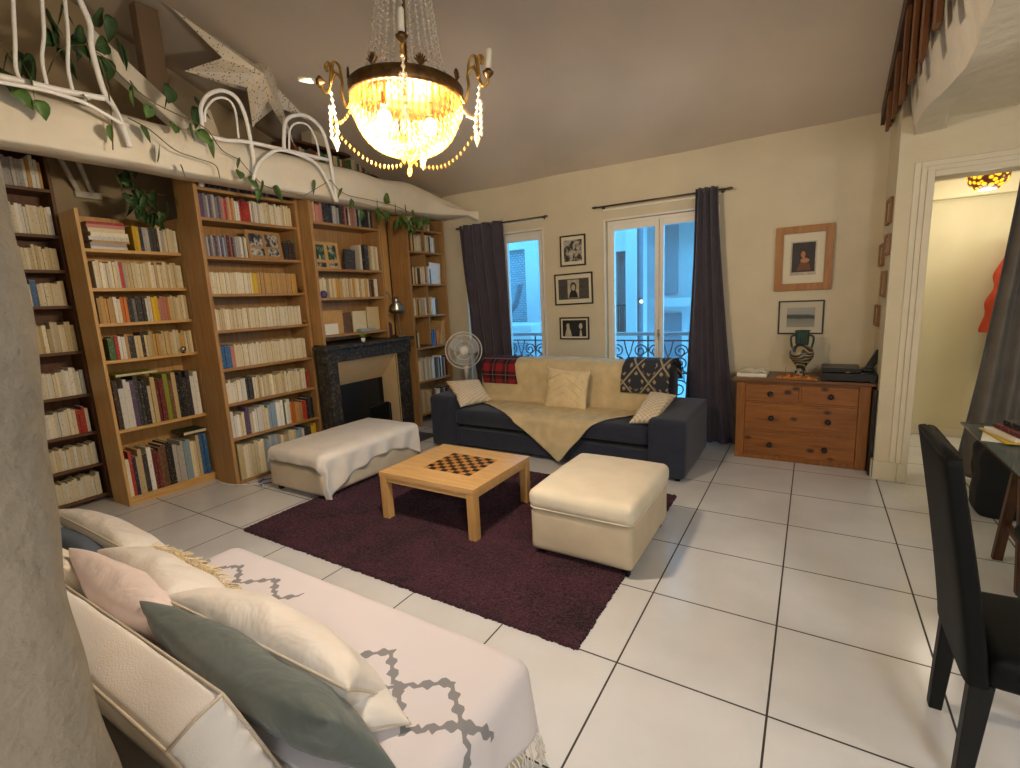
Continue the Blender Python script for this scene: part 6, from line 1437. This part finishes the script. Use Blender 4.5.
# ------------------------------------------------------------------ doorway curtain, coats, hall lamp
gc = curtain('doorway_curtain', 'grey_curtain', 'heavy grey curtain drawn to the right side of the doorway', (1.255, 1.68), (1.075, 1.74), 5.215, .02, 2.42, 5, .045)
rd = thing('curtain_rod', 'metal curtain rod just inside the doorway to the corridor', 'curtain rod', (1.6, 5.215, 2.44)); MB().tube([(1.20, 5.215, 2.44), (1.98, 5.215, 2.44)], .01, 8).build('pole', 'rod_metal', rd); q = MB(); q.tube([(1.22, 5.215, 2.44), (1.22, YD+.201, 2.44)], .007, 6); q.tube([(1.95, 5.215, 2.44), (1.95, YD+.201, 2.44)], .007, 6); q.build('bracket', 'rod_metal', rd)
co2 = thing('coat_rack', 'wall coat hook rail in the corridor', 'coat rack', (1.8, 6.6, 1.95)); MB().box(1.62, 2.1, 6.595, 6.618, 1.95, 2.01).build('board', 'slat_wood', co2); q = MB(); [q.tube(spl([(x, 6.595, 1.99), (x, 6.55, 1.98), (x, 6.545, 2.02)]), .005, 6) for x in (1.68, 1.83, 1.98)]; q.build('hook', 'steel', co2)
def garment(name, mt, x0, x1, y, z0, z1, label, cat, seed):
    q = MB()
    def fn(u, v):
        a = 2*PI*u; z = z1+(z0-z1)*v; w = (x1-x0)/2*(.35+.65*min(1, v*2.4)**.7)*(1+.06*math.sin(v*20+seed)); d = .07*(.5+.5*min(1, v*2))
        return ((x0+x1)/2+w*math.cos(a)*(1+.08*math.sin(a*6+v*8+seed))+.02*math.sin(v*5), y+d*math.sin(a)*(1+.25*math.sin(a*5+seed)), z)
    q.grid(fn, 40, 30); return tag(q.build(name, mt, smooth=True), label, cat)
garment('jacket', 'orange_cloth', 1.44, 1.86, 6.49, 1.10, 1.97, 'bright orange jacket hanging in the corridor behind the grey curtain', 'jacket', 1)
garment('coat', 'black_cloth', 1.50, 2.0, 6.33, .72, 1.80, 'dark coat hanging in front of the orange jacket in the corridor', 'coat', 4)
hl = thing('ceiling_lamp', 'yellow mosaic-glass ceiling lamp glowing in the corridor', 'lamp', (1.25, 6.05, 2.38))
m, nt, b = new_mat('mosaic_glass'); v_ = node(nt, 'ShaderNodeTexVoronoi'); v_.inputs['Scale'].default_value = 26; nt.links.new(coords(nt), v_.inputs[0])
r_ = ramp(nt, v_.outputs['Distance'], [(.35, srgb((255, 200, 30))), (.5, srgb((120, 60, 10))), (.6, srgb((60, 24, 8)))]); nt.links.new(r_, b.inputs['Base Color']); nt.links.new(r_, b.inputs['Emission Color']); b.inputs['Emission Strength'].default_value = 1.1
q = MB(); q.lathe([(.08, .0), (.13, .06), (.15, .14), (.145, .14), (.125, .06), (.075, .004)], (1.25, 6.05, 2.385), 30); q.build('shade', 'mosaic_glass', hl, smooth=True)
emit('hall_glow', (255, 240, 214), 9)
q = MB(); q.lathe([(.001, -.008), (.06, -.004), (.074, .004), (.001, .008)], (1.25, 6.05, 2.388), 24); q.build('diffuser', 'hall_glow', hl, smooth=True)
q = MB(); q.tube([(1.25, 6.05, 2.40), (1.25, 6.05, 2.559)], .012, 8); q.build('stem', 'bronze', hl)
bg = thing('bin', 'dark grey cloth bag standing on the floor in the doorway behind the glass table', 'bag', (1.22, 4.45, 0))
q = MB(); puffbox(q, 1.03, 1.40, 4.35, 4.62, 0.0, .50, .05, .0, 18, .02, 3, .01); q.build('body', 'black_cloth', bg, smooth=True, weld=True)
# ------------------------------------------------------------------ light
def light(name, kind, loc, col, e, **k):
    l = bpy.data.lights.new(name, kind); l.energy = e; l.color = col
    for a, b_ in k.items(): setattr(l, a, b_)
    o = bpy.data.objects.new(name, l); C.objects.link(o); o.location = loc; return o
WARM = (1.0, .90, .78)
for k in range(3): light('chandelier_light', 'POINT', (cxx+BU[k][0]*.8, cyy+BU[k][1]*.8, 2.44), WARM, 68, shadow_soft_size=.06)
light('corridor_light', 'POINT', (1.25, 6.05, 2.30), (1.0, .90, .74), 7, shadow_soft_size=.08)
light('corridor_fill', 'POINT', (2.8, 5.75, 1.9), (1.0, .93, .82), 22, shadow_soft_size=.15)  # added fill out of view, evens out the corridor brightness
light('kitchen_fill', 'POINT', (1.3, -.9, 2.35), (.93, .96, 1.0), 85, shadow_soft_size=.3)  # unseen lamp assumed behind the camera, serves as fill
light('dining_fill', 'POINT', (2.6, 1.2, 2.4), (1.0, .97, .95), 32, shadow_soft_size=.2)  # added fill under the mezzanine, no visible fitting
w = bpy.data.worlds.new('world'); sc.world = w; w.use_nodes = True
bgn = w.node_tree.nodes['Background']; bgn.inputs[0].default_value = (.14, .54, 1.0, 1); bgn.inputs[1].default_value = 6.5
sc.view_settings.exposure = 0.32
